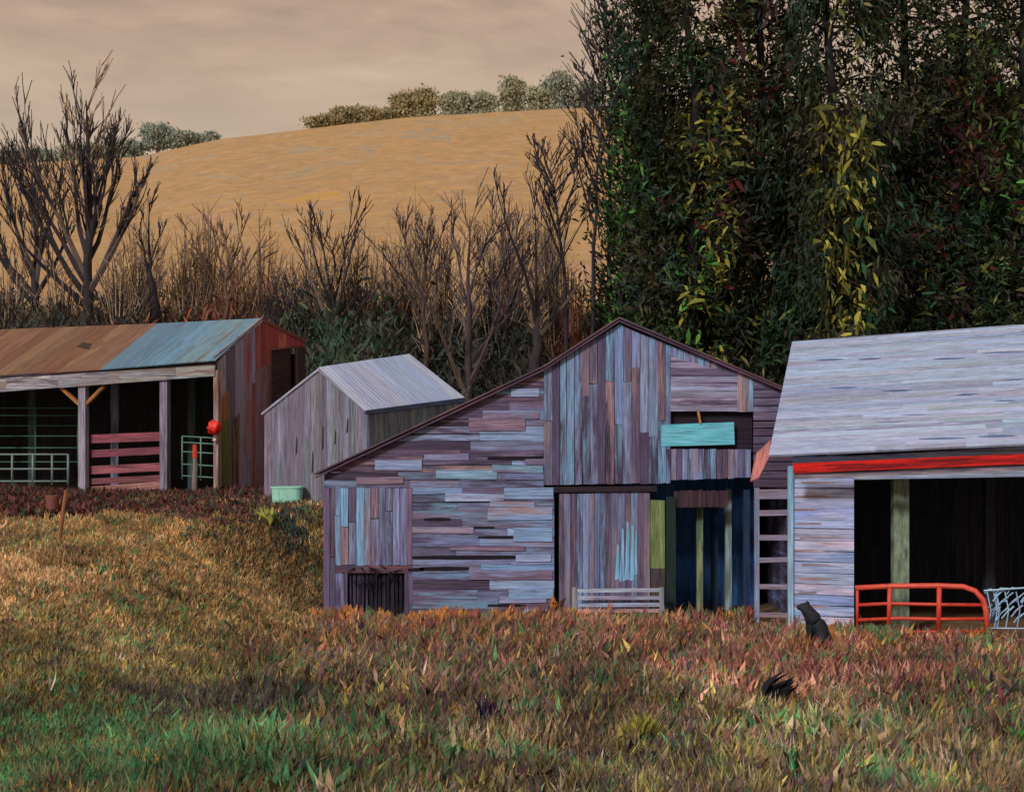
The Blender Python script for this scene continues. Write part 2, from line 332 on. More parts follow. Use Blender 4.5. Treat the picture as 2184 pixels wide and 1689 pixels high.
# palettes (weathered paint and wood)
LAV = [(104,104,134),(92,90,118),(82,76,100),(110,116,148),(98,86,108),(116,130,164),(78,72,96)]
LAVH = LAV+[(126,136,168),(134,146,176),(114,92,106),(112,132,162),(96,78,94)]
PURP = [(78,66,88),(86,74,98),(72,60,82),(94,84,110),(84,68,84)]
STREAK = [(112,140,170),(124,134,166),(82,72,98),(104,84,104),(108,144,172),(132,108,112)]
GREYB = [(110,108,130),(98,94,112),(124,126,150),(90,84,98)]

BLUE = [(122,142,176),(132,150,182),(116,130,166),(140,160,190),(110,120,150)]
MAUV = [(98,84,108),(104,92,114),(86,72,96),(108,102,130),(112,90,102)]
DPUR = [(66,56,74),(74,62,82),(60,50,66),(82,68,88)]
def lean_pal(u, v):
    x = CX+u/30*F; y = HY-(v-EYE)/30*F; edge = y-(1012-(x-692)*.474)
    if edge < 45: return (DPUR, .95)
    q = random.random()+(x-1000)/420*.55+(.15 if y > 1020 and x > 1020 else 0)-(.2 if 1080 < y and x < 1010 else 0)
    return (BLUE, 1.0) if q > .62 else ((LAV, .95) if q > .3 else (MAUV, .9))
def gable_pal(u, v):
    y = HY-(v-EYE)/30*F; q = random.random()
    if y < 870: return (LAV+BLUE[2:3]+BLUE[4:], .95)
    return (PURP, .85) if q < .8 else (LAV, .85)
# ================================================================= MAIN BARN
BP = PL((0,30,0), (1,0,0), (0,0,1))
barn = thing('barn', at(1190, 1320, 30), 'large weathered lavender-grey gabled barn with a lean-to and dark open doorway, tallest in the middle', 'barn')
mb = MB()
siding(mb, BP, [(692,1012),(1160,790),(1160,1040),(692,1040)], 0, .17, lean_pal, STREAK+DPUR[:2], seg=1.5, K=1.38)
siding(mb, BP, [(880,1040),(1182,1040),(1182,1340),(880,1340)], 0, .19, lean_pal, STREAK+DPUR[:2], seg=1.6, K=1.38)
siding(mb, BP, [(715,1040),(880,1040),(880,1205),(715,1205)], 1, .15, LAV+STREAK, STREAK, seg=1.4)
siding(mb, BP, [(715,1205),(880,1205),(880,1222),(715,1222)], 0, .1, [(110,70,76),(96,66,80)], PURP)
siding(mb, BP, [(715,1222),(742,1222),(742,1340),(715,1340)], 1, .1, PURP+[(100,64,74)], LAV)
siding(mb, BP, [(862,1222),(880,1222),(880,1340),(862,1340)], 1, .1, PURP, LAV)
siding(mb, BP, [(690,1040),(715,1040),(715,1340),(690,1340)], 1, .13, [(92,78,104),(84,66,88)], LAV, off=.006)
mb.build('wall', WOOD, barn)
mb = MB()                                              # loose planks nailed over the lean-to front
for x0, x1, y, h, c in [(1050,1158,1000,17,(100,160,176)),(930,1060,1012,20,(104,158,172)),(950,1075,1060,16,(150,170,198)),(800,900,992,22,(120,138,162)),
                        (1075,1180,1052,24,(122,150,184)),(1040,1178,1095,26,(118,150,188)),(1095,1178,1140,30,(112,150,186)),(880,1010,1130,14,(128,112,128)),
                        (1000,1178,1225,22,(118,132,170)),(1085,1180,1265,22,(112,140,172)),(1065,1165,1278,12,(130,78,84)),(1120,1178,985,13,(96,84,108)),
                        (1045,1140,1075,12,(146,110,112)),(760,860,1024,14,(112,84,92)),(1030,1150,885,18,(120,136,166)),(1000,1120,905,26,(136,98,104)),
                        (1090,1150,838,16,(148,158,184)),(905,1000,975,12,(98,80,104)),(1100,1175,1190,13,(150,170,204)),(960,1120,1168,12,(120,86,90))]:
    prism(mb, BP, [BP.px(x0,y-h/2),BP.px(x1,y-h/2+random.uniform(-2,2)),BP.px(x1,y+h/2),BP.px(x0,y+h/2+random.uniform(-2,2))][::-1], .036, .05+random.uniform(0,.006), lin(tuple(.62*q_+.38*w_ for q_, w_ in zip(c, (112,112,142))),1.65), lin(random.choice(STREAK),1.6), 0)
mb.build('patch_planks', WOOD, barn)
mb = MB()                                              # dark slivers laid on the planks, painting the shade of missing-board gaps
for x0, x1, y, h in [(1040,1158,977,8),(880,1155,1188,9),(895,1000,1212,9),(905,960,1107,7),(980,1055,1125,5),(1020,1140,1145,6),(1040,1120,1290,6),(870,905,1214,8)]:
    mb = MB(); prism(mb, BP, [BP.px(x0,y-h*.3),BP.px((x0+x1)/2,y-h/2),BP.px(x1,y-h*.4),BP.px(x1,y+h*.3),BP.px((x0+x1)/2,y+h/2),BP.px(x0,y+h*.4)][::-1], .034, .0395, lin((26,22,36),1), lin((34,26,40),1), 0); mb.build('gap', WOOD, barn)
# small hatch: recessed slats coloured dark to stand for the opening's shade
mb = MB()
siding(mb, BP, [(742,1222),(862,1222),(862,1340),(742,1340)], 1, .09, [(40,34,50),(58,48,70),(30,28,40),(74,64,92)], [(26,24,34)], off=-.08, gap=.03)
for k in range(26):
    a = BP.at(random.uniform(745,855), random.uniform(1208,1240), .05); mb.tube([a, a+Vector((random.uniform(-.25,.25), -.02, random.uniform(-.25,.12)))], [.02,.006], lin((22,20,30)), n=4)
o = mb.build('hatch', WOOD, barn); tag(o, 'low hatch hung with a black tangle, its dark shade painted on slats')
# gable (vertical boards)
mb = MB()
siding(mb, BP, [(1160,790),(1320,692),(1430,737),(1430,1030),(1160,1034)], 1, .17, gable_pal, STREAK+[(112,146,172)], off=.03, seg=1.9, gap=.007, K=1.38)
siding(mb, BP, [(1430,737),(1570,795),(1570,760+38),(1430,758)][:0] or [(1430,737),(1572,794),(1572,800),(1430,760)], 1, .14, LAV+STREAK, STREAK, off=.03)
siding(mb, BP, [(1430,760),(1500,780),(1572,800),(1572,878),(1430,878)], 0, .15, [(122,114,140),(112,104,130),(134,126,150),(104,90,112)], [(130,134,160),(90,78,98)], off=.03, seg=1.6)
siding(mb, BP, [(1572,794),(1606,810),(1606,878),(1572,878)], 1, .12, [(110,130,156),(150,112,108),(104,96,124)], STREAK, off=.03)
siding(mb, BP, [(1420,958),(1600,958),(1600,1018),(1430,1024)], 1, .12, LAV+PURP, STREAK, off=.03)
siding(mb, BP, [(1606,810),(1700,848),(1700,1040),(1606,1040)], 0, .17, [(104,92,116),(120,112,138),(86,70,88),(78,60,74)], PURP, off=.02, seg=1.5, gap=.02)
mb.build('gable', WOOD, barn)
mb = MB(); prism(mb, BP, [BP.px(1410,906),BP.px(1410,952),BP.px(1566,948),BP.px(1564,900)], .03, .07, lin((96,176,190),1.5), lin((110,180,196),1.5), 0)
tag(mb.build('panel', WOOD, barn), 'bright cyan board under the loft slot')
mb = MB(); siding(mb, BP, [(1420,880),(1606,880),(1606,900),(1420,906)], 0, .2, [(34,26,38)], off=-.12); siding(mb, BP, [(1566,895),(1606,895),(1606,956),(1566,956)], 0, .2, [(36,26,40),(44,32,46)], off=-.12)  # boards set behind the slot, the hole's shade put into their dark colour
siding(mb, BP, [(1410,940),(1606,940),(1606,965),(1410,965)], 0, .1, [(40,30,44)], off=-.08)
mb.build('loft_slot_shade', WOOD, barn)
mb = MB(); mb.beam(BP.at(1488,878,.05), BP.at(1493,903,.05), .1, .04, lin((186,130,80),1.3)); tag(mb.build('splinter', WOOD, barn), 'short orange splinter of board in the loft slot')
# door
mb = MB(); siding(mb, BP, [(1192,1052),(1386,1050),(1386,1340),(1192,1340)], 1, .13, LAV+PURP[:3]+[(96,82,100)], STREAK+DPUR[:1], off=.03, seg=5, K=1.4)
for xa, xb, ya, yb in ((1311,1321,1158,1236),(1321,1331,1124,1240),(1331,1342,1110,1237),(1342,1352,1118,1238),(1352,1359,1128,1226)):
    prism(mb, BP, [BP.px(xa,yb),BP.px(xb,yb-2),BP.px(xb-1,ya+6),BP.px((xa+xb)/2,ya)], .06, .068+random.uniform(0,.004), jit(lin((112,172,200),1.5),.12), lin((124,158,190),1.4), 1)
tag(mb.build('door', WOOD, barn), 'grey sliding plank door with a pale blue bare patch')
mb = MB(); mb.beam(BP.at(1180,1044,.07), BP.at(1400,1042,.07), .05, .12, lin((46,36,46),1.2)); mb.build('door_track', WOOD, barn)
mb = MB(); siding(mb, BP, [(1384,1066),(1418,1066),(1418,1212),(1384,1212)], 1, .33, [(100,120,66)], [(132,142,98)], off=.0, K=1.25)
siding(mb, BP, [(1388,1212),(1418,1212),(1418,1340),(1388,1340)], 1, .17, [(58,46,58),(66,54,60)], [(84,78,56)], off=-.01, K=1.3)
tag(mb.build('board', WOOD, barn), 'mossy green jamb board beside the doorway')
mb = MB(); siding(mb, BP, [(1420,1060),(1442,1060),(1442,1340),(1420,1340)], 1, .3, [(30,44,48)], [(38,54,46)], off=-.03, K=1.1); mb.build('board', WOOD, barn)
mb = MB(); siding(mb, BP, [(1438,1046),(1556,1046),(1552,1082),(1440,1082)], 1, .1, [(56,40,48),(64,46,54)], off=-.1); mb.build('lintel', WOOD, barn)
for x, c, c2, dy in ((1492, (120,128,92), (56,80,72), .5), (1553, (128,146,154), (96,104,84), .7), (1524, (30,48,66), (24,40,60), 1.1), (1592, (34,52,78), (30,46,70), .3)):
    p = at(x, 1335, 30+dy); mb = MB(); mb.beam((p.x, 30+dy, -.1), (p.x, 30+dy, 2.75), .13, .14, lin(c,1.5), lin(c2,1.3)); mb.build('post', WOOD, barn)
# sides, back, floor frame, roof
xl = BP.px(690,0)[0]; xr = BP.px(1700,0)[0]; zl_ = BP.px(0,1010)[1]; zk = BP.px(0,787)[1]; xk = BP.px(1160,0)[0]; xp = BP.px(1320,0)[0]; zp = BP.px(0,684)[1]; zr_ = BP.px(0,848)[1]
for nm, X, zt in (('side_wall', xl+.01, zl_), ('side_wall', xr-.04, zr_)):
    pl = PL((X, 30.04, -.3), (0,1,0), (0,0,1)); mb = MB(); siding(mb, pl, [(0,0),(9,0),(9,zt+.25),(0,zt+.25)], 0, .16, PURP, LAV, px=False, gap=.003); mb.build(nm, WOOD, barn)
pl = PL((0, 39, 0), (1,0,0), (0,0,1)); mb = MB()
siding(mb, pl, [(xl,-.2),(xr,-.2),(xr,zr_),(xp,zp-.1),(xk,zk-.1),(xl,zl_)], 1, .2, PURP, px=False, gap=.002); mb.build('back_wall', WOOD, barn)
mb = MB()
for (xa, za), (xb, zb) in (((xl-.18, zl_-.06), (xk, zk)), ((xk, zk), (xp, zp)), ((xp, zp), (xr+.2, zr_-.06))):
    V = Vector((xb-xa, 0, zb-za)); pl = PL((xa, 29.86, za+.03), (0,1,0), V); up = Vector((-V.z, 0, V.x)).normalized()
    pl.N = up; siding(mb, pl, [(0,0),(9.5,0),(9.5,V.length),(0,V.length)], 1, .6, [(70,58,70),(84,62,66),(60,50,62)], [(96,70,66)], th=.035, px=False, gap=0)
mb.build('roof', TIN, barn)
mb = MB()
for (xa, za), (xb, zb) in (((xl-.16, zl_-.06), (xk, zk)), ((xk, zk), (xp, zp)), ((xp, zp), (xr+.1, zr_))):
    mb.beam((xa, 29.87, za-.02), (xb, 29.87, zb-.02), .04, .07, lin((66,48,66),1.4), lin((92,66,82),1.4), up=(0,1,0))
mb.build('rake_board', WOOD, barn)

# white board gate leaning before the door
g = thing('gate', at(1316,1320,29.4), 'low white and rust paint-flaked board gate leaning against the grey plank door', 'gate')
GP = PL((0,29.5,0), (1,0,0), (0,.12,1))
for y, c, c2 in ((1259,(164,182,196),(120,116,130)),(1275,(120,112,132),(160,170,190)),(1290,(150,168,196),(120,90,90)),(1303,(150,106,92),(130,120,130))):
    mb = MB(); mb.beam(GP.at(1222,y), GP.at(1410,y-1), .03, .075, lin(c,2.1), lin(c2,2.0)); mb.build('rail', WOOD, g)
for x in (1224,1410):
    mb = MB(); mb.beam(GP.at(x,1252,.035), GP.at(x+2,1335,.035), .09, .03, lin((126,128,132),1.5), lin((110,100,104),1.5), up=(0,1,0)); mb.build('stile', WOOD, g)

# ladder between barn and shed
mb = MB(); pl = PL((0, 32.6, 0), (1,0,0), (0,0,1)); siding(mb, pl, [(2.6,-.2),(5.7,-.2),(5.7,3.2),(2.6,3.2)], 1, .3, [(28,58,92),(22,48,80),(34,66,96)], [(26,44,70)], px=False, gap=0, K=5); mb.build('added_shade_wall', WOOD, barn)  # partition added behind the doorway; its strong navy carries the interior's shade
t = thing('ladder', at(1648,1330,29.4), 'tall blue-grey wooden ladder standing upright in the dark gap beside the white shed wall', 'ladder')
LP = PL((0,29.45,0), (1,0,0), (0,.02,1))
for x0 in (1614,1686):
    mb = MB(); mb.beam(LP.at(x0,1040), LP.at(x0,1345), .1, .07, lin((110,130,160),1.6), lin((130,110,120),1.5), up=(0,1,0)); mb.build('stile', WOOD, t)
for i, y in enumerate((1054,1094,1146,1194,1250,1310)):
    mb = MB(); mb.beam(LP.at(1618,y,.035), LP.at(1684,y+random.uniform(-2,2),.035), .03, (.2,.12,.11,.1,.1,.1)[i], lin((134,124,142),1.5), lin((140,112,112),1.5)); mb.build('rung', WOOD, t)

# ================================================================= RIGHT SHED
shed = thing('shed', at(1900,1345,28), 'pale blue-grey shed with a big shingled roof, red eave board and black open front', 'shed')
EL = at(1640,972,27.6); ER = at(2184,948,26.1); RL = at(1690,733,31.0); RR = at(2184,700,29.5)
Ud = (ER-EL).normalized(); RP = PL(EL, Ud, RL-EL)
def ext(p, d, t): return p + d*t
slope_len = RP.px(1690,733)[1]
mb = MB(); poly = [RP.px(1640,975), (9.6, RP.px(2184,950)[1]-.02), (9.6+1.0, slope_len+.1), RP.px(1690,733)]
RPAL = [(126,136,158),(130,138,156),(136,148,170),(128,142,166),(120,128,148),(138,144,162),(132,136,152)]
siding(mb, RP, poly, 0, .13, RPAL, [(140,166,198),(154,160,184),(112,116,140),(150,170,200)], th=.045, px=False, seg=3.2, gap=.0, K=1.5, jn=.014)
for x0, x1, y, h in [(a_, b_, c_, d_*.6) for a_, b_, c_, d_ in [(1880,1945,838,7),(1865,1940,905,5),(1990,2060,770,6),(1740,1800,772,6),(2090,2184,757,7),(2140,2184,815,6),(1830,1880,770,5),(1960,2060,940,5),(2085,2170,935,7),(2040,2090,846,6),(1770,1830,832,6),(2120,2170,860,5),(1920,1990,890,4)]]:
    xm = (x0+x1)/2; prism(mb, RP, [RP.px(x0,y+1),RP.px(xm-12,y+h*.45),RP.px(xm+8,y+h*.3),RP.px(x1,y-1),RP.px(xm+14,y-h*.5),RP.px(xm-8,y-h*.35)], .05, .0615, lin((84,100,130),1.3), lin((70,84,112),1.3), 0)
mb.build('roof', SHINGLE, shed)
mb = MB()                                              # paler strip of shingles along the left verge
pp = [RP.px(1646,975),RP.px(1690,970),RP.px(1730,745),RP.px(1694,740)]
siding(mb, RP, pp, 0, .26, [(112,158,204),(124,164,208),(120,154,196)], [(146,170,206)], th=.012, off=.058, seg=3, K=1.35, gap=.004)
mb.build('verge', SHINGLE, shed)
RB = PL(RR, (RL-RR).normalized(), (0, .75, -.6)); RB.N = Vector((0,.6,.75))
mb = MB(); siding(mb, PL(RL, Ud, Vector((.25,.77,-.6))), [(0,0),(10,0),(10,-3.6),(0,-3.6)] , 0, .4, RPAL, px=False, gap=0, th=.03, off=-.02)
bk = [RL, ext(RL, Ud, 10.6), ext(RL, Ud, 10.6)+Vector((1.1,3.3,-2.5)), RL+Vector((1.1,3.3,-2.5))]
mb = MB(); mb.add([p for p in bk]+[p+Vector((0,0,-.05)) for p in bk], [(0,1,2,3),(7,6,5,4),(0,4,5,1),(1,5,6,2),(2,6,7,3),(3,7,4,0)], lin((126,128,150),1.4), lin((110,108,124),1.4)); mb.build('roof', SHINGLE, shed)
# walls: local frame
uh = Vector((Ud.x, Ud.y, 0)).normalized(); nb = Vector((-uh.y, uh.x, 0))          # nb points back
w0 = Vector((EL.x, EL.y, 0)) + nb*.32
WP = PL(w0, uh, (0,0,1))
u_l = WP.px(1690,1200)[0]; u_o = WP.px(1822,1200)[0]
mb = MB()
siding(mb, WP, [(u_l,-.3),(u_o,-.3),(u_o,3.5),(u_l,3.5)], 0, .21, [(132,146,186),(124,140,182),(142,152,188),(136,138,166)], [(158,170,202),(148,148,172),(148,132,146)], px=False, th=.03, seg=4, gap=.012, K=2.4)
for k in range(11):
    z = .25+k*.27; u0 = u_l+random.uniform(.02,.2)
    prism(mb, WP, [(u0,z),(u0+random.uniform(.3,.95),z+.01),(u0+random.uniform(.3,.8),z+.05),(u0,z+.045)], .034, .0385, lin(random.choice([(140,96,86),(134,104,104),(128,116,130)]),1.4), lin((150,130,130),1.4), 0)
mb.build('wall', WOOD, shed)
mb = MB(); mb.beam(WP.P(u_l-.03,-.3,.06), WP.P(u_l-.03,3.3,.06), .1, .1, lin((120,176,196),1.5), lin((140,160,180),1.5)); tag(mb.build('corner_post', WOOD, shed), 'pale cyan corner post')
mb = MB(); siding(mb, WP, [(u_o,WP.px(1822,1022)[1]),(9.8,WP.px(2184,1012)[1]+.1),(9.8,4.0),(u_o,3.5)], 0, .5, [(126,136,160),(118,126,150)], [(150,150,160)], px=False, th=.05, seg=5, K=1.5)
mb.build('header', WOOD, shed)
a1 = RP.at(1692,994,.0)+Vector((0,0,-.04)); b1 = a1+Ud*9; 
mb = MB(); mb.beam(a1-nb*.05, b1-nb*.05, .035, .19, lin((222,34,26),1.15), lin((120,22,30),1.0)); tag(mb.build('fascia', WOOD, shed), 'bright red eave board')
mb = MB(); mb.beam(a1+Vector((0,0,-.155))+nb*.02, b1+Vector((0,0,-.155))+nb*.02, .05, .12, lin((128,116,122),1.5), lin((70,66,84),1.4)); mb.build('beam', WOOD, shed)
mb = MB()                                              # salmon verge end hanging at the left
prism(mb, RP, [RP.px(*p) for p in ((1600,1026),(1618,1018),(1645,965),(1643,938),(1612,968))], -.03, .0, lin((166,104,98),1.5), lin((150,96,96),1.5), 1)
tag(mb.build('verge_board', WOOD, shed), 'salmon verge board hanging at the lower left roof corner')
dep = 6.4
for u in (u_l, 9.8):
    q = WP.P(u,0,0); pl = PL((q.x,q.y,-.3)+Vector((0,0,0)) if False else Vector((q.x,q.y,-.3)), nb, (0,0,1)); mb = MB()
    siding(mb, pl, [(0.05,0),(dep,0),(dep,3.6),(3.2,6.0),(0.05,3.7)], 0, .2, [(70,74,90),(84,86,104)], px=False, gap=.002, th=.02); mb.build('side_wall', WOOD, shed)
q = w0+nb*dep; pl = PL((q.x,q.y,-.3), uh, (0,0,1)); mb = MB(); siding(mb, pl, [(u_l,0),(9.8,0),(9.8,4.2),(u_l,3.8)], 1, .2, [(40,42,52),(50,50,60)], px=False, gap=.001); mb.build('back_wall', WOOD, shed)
p = WP.at(1916,1300,-.55); mb = MB(); mb.beam((p.x,p.y,-.1), (p.x,p.y,3.2), .3, .22, lin((122,136,112),1.2), lin((66,82,82),1.2)); tag(mb.build('post', BARK, shed), 'thick moss-green post inside the open front')
p = WP.at(2110,1300,-3.0); mb = MB(); mb.beam((p.x,p.y,-.1), (p.x,p.y,4.0), .2, .2, lin((50,50,58),1.2)); mb.build('post', BARK, shed)

# red gate
g = thing('gate', WP.at(1965,1340,.1), 'bright orange-red tubular metal gate with a rounded upper corner across the black shed front', 'gate')
RED = lin((200,62,44),1.25); RED2 = lin((150,40,36),1.2); GN = .16
def gt(pts, r, nm, c=RED, c2=RED2):
    mb = MB(); mb.tube([WP.at(x, y, GN) for x, y in pts], r, c, c2, n=8); return mb.build(nm, PAINTM, g, smooth=True)
gt([(1826,1252),(1900,1248),(2000,1247),(2055,1249),(2080,1258),(2096,1276),(2103,1300),(2106,1345)], .052, 'frame', lin((206,78,58),1.3))
gt([(1830,1288),(1900,1285),(2000,1287),(2100,1288)], .034, 'rail'); gt([(1832,1320),(1920,1316),(2000,1318),(2104,1317)], .034, 'rail'); gt([(1850,1346),(2106,1344)], .03, 'rail')
gt([(1899,1250),(1896,1345)], .045, 'upright'); gt([(2004,1250),(2002,1345)], .05, 'upright'); gt([(1830,1250),(1830,1345)], .03, 'upright')
# pale wire panel
g2 = thing('wire_panel', WP.at(2150,1340,.05), 'crumpled pale blue wire mesh panel at the right end of the red gate', 'wire panel')
mb = MB(); cc = lin((150,180,200),1.6)
P_ = lambda x, y: WP.at(x, y, .02+random.uniform(0,.12))
mb.tube([P_(2098,1258), P_(2184,1252), P_(2290,1250)], .018, cc, n=5); mb.tube([P_(2110,1338), P_(2290,1340)], .015, cc, n=5)
mb.build('frame', PAINTM, g2)
mb = MB()
for k in range(46):
    x = random.uniform(2100,2290); y = random.uniform(1262,1326); l = random.uniform(18,42); mb.tube([P_(x, y), P_(x+l*.35, y-l*.45), P_(x+l*.8, y-l*.8 if y-l*.8 > 1254 else 1254)], random.uniform(.008,.018), jit(cc,.3), n=4)
for k in range(12):
    x = random.uniform(2105,2280); mb.tube([P_(x,1260), P_(x+8,1300), P_(x+2,1336)], .012, jit(cc,.3), n=4)
mb.build('mesh', PAINTM, g2)

# ================================================================= LEFT OPEN BARN
lb = thing('barn', at(462,1045,38), 'long open-fronted barn with a rust and blue metal roof, at the left edge', 'barn')
A0 = Vector(((462-CX)/F*38, 38, 0)); dv = Vector((1.65,5,0)).normalized(); du = Vector((-5,1.65,0)).normalized()   # du: to the left, dv: back
FPl = PL(A0, du, (0,0,1)); GPl = PL(A0, dv, (0,0,1))
zc = GPl.px(462,768)[1]; 
# roof front plane through eave line and ridge
e0 = at(458,766,37.85); e1 = FPl.at(0,806); pk = GPl.at(555,681); 
r1d = Vector(pk)+du*7.2
RLP = PL(e0, (e1-e0), pk-e0)
mb = MB()
ev = [RLP.px(460,770), RLP.px(-450,834)]; rd = [RLP.px(-450,722), RLP.px(557,681)]
bx = (RLP.px(215,790), RLP.px(335,692))                # where rust turns to blue
blue = [RLP.px(460,770), bx[0], bx[1], RLP.px(557,681)]; rust = [bx[0], ev[1], rd[0], bx[1]]
siding(mb, RLP, blue, 1, .55, [(92,134,160),(100,140,164),(88,124,150),(108,142,156)], [(120,150,160),(96,120,136),(122,104,92)], px=False, gap=0, th=.03, seg=9, K=1.05)
siding(mb, RLP, rust, 1, .55, [(126,90,72),(118,82,66),(132,98,78),(120,84,62)], [(140,112,80),(112,66,52)], px=False, gap=0, th=.03, seg=9, K=1.0)
o = mb.build('roof', TIN, lb)
mb = MB(); prism(mb, RLP, [RLP.px(165,742),RLP.px(190,748),RLP.px(196,736),RLP.px(178,733)], .036, .045, lin((50,38,34)), None, 0); mb.build('roof_patch', TIN, lb)
RU = (e1-e0).normalized()
Be = GPl.at(646,728); bd = [Vector(pk)+Vector((0,0,.01)), Vector(pk)+RU*13+Vector((0,0,.01)), Be+RU*13, Be]
mb = MB(); mb.add([p for p in bd]+[p-Vector((0,0,.05)) for p in bd], [(0,1,2,3),(7,6,5,4),(0,4,5,1),(1,5,6,2),(2,6,7,3),(3,7,4,0)], lin((100,64,56),1.3)); mb.build('roof', TIN, lb)
# gable wall
mb = MB()
GL = [(116,108,122),(104,98,110),(96,88,104),(122,112,120)]; GR = [(122,54,54),(108,46,50),(128,70,62)]; 
siding(mb, GPl, [(462,772),(500,736),(500,1100),(462,1100)], 1, .5, GL+[(80,72,80)], [(140,126,130),(84,74,84)], seg=3, K=1.9)
siding(mb, GPl, [(500,736),(543,692),(543,1100),(500,1100)], 1, .5, GL+[(88,66,72)], [(120,118,140),(120,66,60)], seg=3, K=1.8)
siding(mb, GPl, [(543,692),(556,684),(575,691),(575,775),(543,790)], 1, .3, GR, [(96,50,54)], seg=3, K=2.2)
siding(mb, GPl, [(543,790),(575,775),(575,1100),(543,1100)], 1, .4, [(104,92,110),(92,76,90),(84,70,84),(112,108,128)], [(128,124,148),(112,70,66)], seg=2.4, K=1.8)
siding(mb, GPl, [(575,691),(646,727),(646,740),(575,748)], 1, .45, GR, [(90,40,46)], seg=2, K=2.8)
siding(mb, GPl, [(628,740),(650,738),(650,1100),(628,1100)], 1, .5, [(58,48,60),(70,52,62)], K=1.2)
siding(mb, GPl, [(575,860),(628,860),(628,1100),(575,1100)], 1, .5, GL, K=1.2)
mb.build('gable', WOOD, lb)
for poly, c in (([(492,900),(508,890),(514,1060),(494,1062)], (96,112,56)), ([(490,850),(508,830),(508,930),(490,940)], (168,104,54)), ([(515,900),(530,880),(528,1050),(516,1050)], (56,48,62))):
    mb = MB(); siding(mb, GPl, [(x-22, y) for x, y in poly], 1, .3, [c], [jit((110,90,70),.2) and (118,100,84)], off=.032, th=.012, K=1.3); mb.build('board', WOOD, lb)
mb = MB(); siding(mb, GPl, [(575,748),(628,740),(628,862),(575,880)], 0, .4, [(44,34,40),(52,40,44)], [(60,44,48)], off=-.15); tag(mb.build('hatch', WOOD, lb), 'dark square loft hatch in the gable end, its shade painted on boards')  # recessed boards fill the opening, inner darkness painted as their colour
mb = MB(); 
for a_, b_ in (((573,746),(630,738)),((573,746),(573,884)),((629,738),(629,860))): mb.beam(GPl.at(*a_,.04), GPl.at(*b_,.04), .07, .04, lin((110,84,74),1.3), up=dv)
mb.build('hatch_frame', WOOD, lb)
# verge trim, corner post, eave beam
mb = MB(); mb.beam(e0-dv*.02, GPl.at(556,682,.03), .05, .12, lin((150,134,138),1.3), lin((110,70,68),1.3)); mb.beam(GPl.at(556,682,.03), GPl.at(648,727,.03), .05, .1, lin((120,70,66),1.3)); mb.build('verge_board', WOOD, lb)
mb = MB(); siding(mb, FPl, [(462,778),(462,803),(-300,858),(-300,840-12)], 0, .3, [(150,148,152),(136,132,136),(160,156,154)], [(88,80,84),(120,104,96)], off=.05, th=.06, K=1.45, seg=1.6)
mb.build('eave_beam', WOOD, lb)
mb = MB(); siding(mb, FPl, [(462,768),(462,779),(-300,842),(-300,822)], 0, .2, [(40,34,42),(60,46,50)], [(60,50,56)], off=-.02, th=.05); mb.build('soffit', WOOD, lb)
zb = 2.0
for x, wd, c, c2, off, top in ((176,.23,(142,134,144),(120,112,130),.0,822), (350,.23,(124,116,132),(92,82,98),.0,806), (463,.14,(160,134,130),(120,90,80),.03,790), (-60,.2,(120,112,124),(92,82,98),0,840)):
    p = FPl.at(x,1045,off-.05); q = FPl.at(x,top,off-.05); mb = MB(); mb.beam((p.x,p.y,zb), (p.x,p.y,q.z), wd, .18, lin(c,1.5), lin(c2,1.4), up=du.cross(Vector((0,0,1)))); mb.build('post', WOOD, lb)
for a_, b_ in (((128,826),(172,866)),((222,822),(182,862))):
    mb = MB(); mb.beam(FPl.at(*a_,-.05), FPl.at(*b_,-.05), .11, .09, lin((150,96,52),1.4), lin((128,84,50),1.4)); mb.build('brace', WOOD, lb)
for x, dd in ((246,2.2),(70,2.4),(410,3.0)):
    p = PL(A0+dv*dd, du, (0,0,1)).at(x,950); mb = MB(); mb.beam((p.x,p.y,zb), (p.x,p.y,6.3), .22, .2, lin((112,112,136),1.5) if x == 246 else lin((64,84,76),1.4), lin((66,62,76),1.3)); mb.build('post', WOOD, lb)
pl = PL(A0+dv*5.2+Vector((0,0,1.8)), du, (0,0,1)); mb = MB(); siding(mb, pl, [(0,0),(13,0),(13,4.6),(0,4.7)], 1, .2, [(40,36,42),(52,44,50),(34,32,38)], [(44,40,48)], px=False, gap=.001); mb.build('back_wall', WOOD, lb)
pl = PL(A0+du*12.8+Vector((0,0,1.8)), dv, (0,0,1)); mb = MB(); siding(mb, pl, [(0,0),(5.3,0),(5.3,4.6),(2.6,5.1),(0,3.6)], 1, .2, [(80,72,80)], px=False, gap=.001); mb.build('side_wall', WOOD, lb)

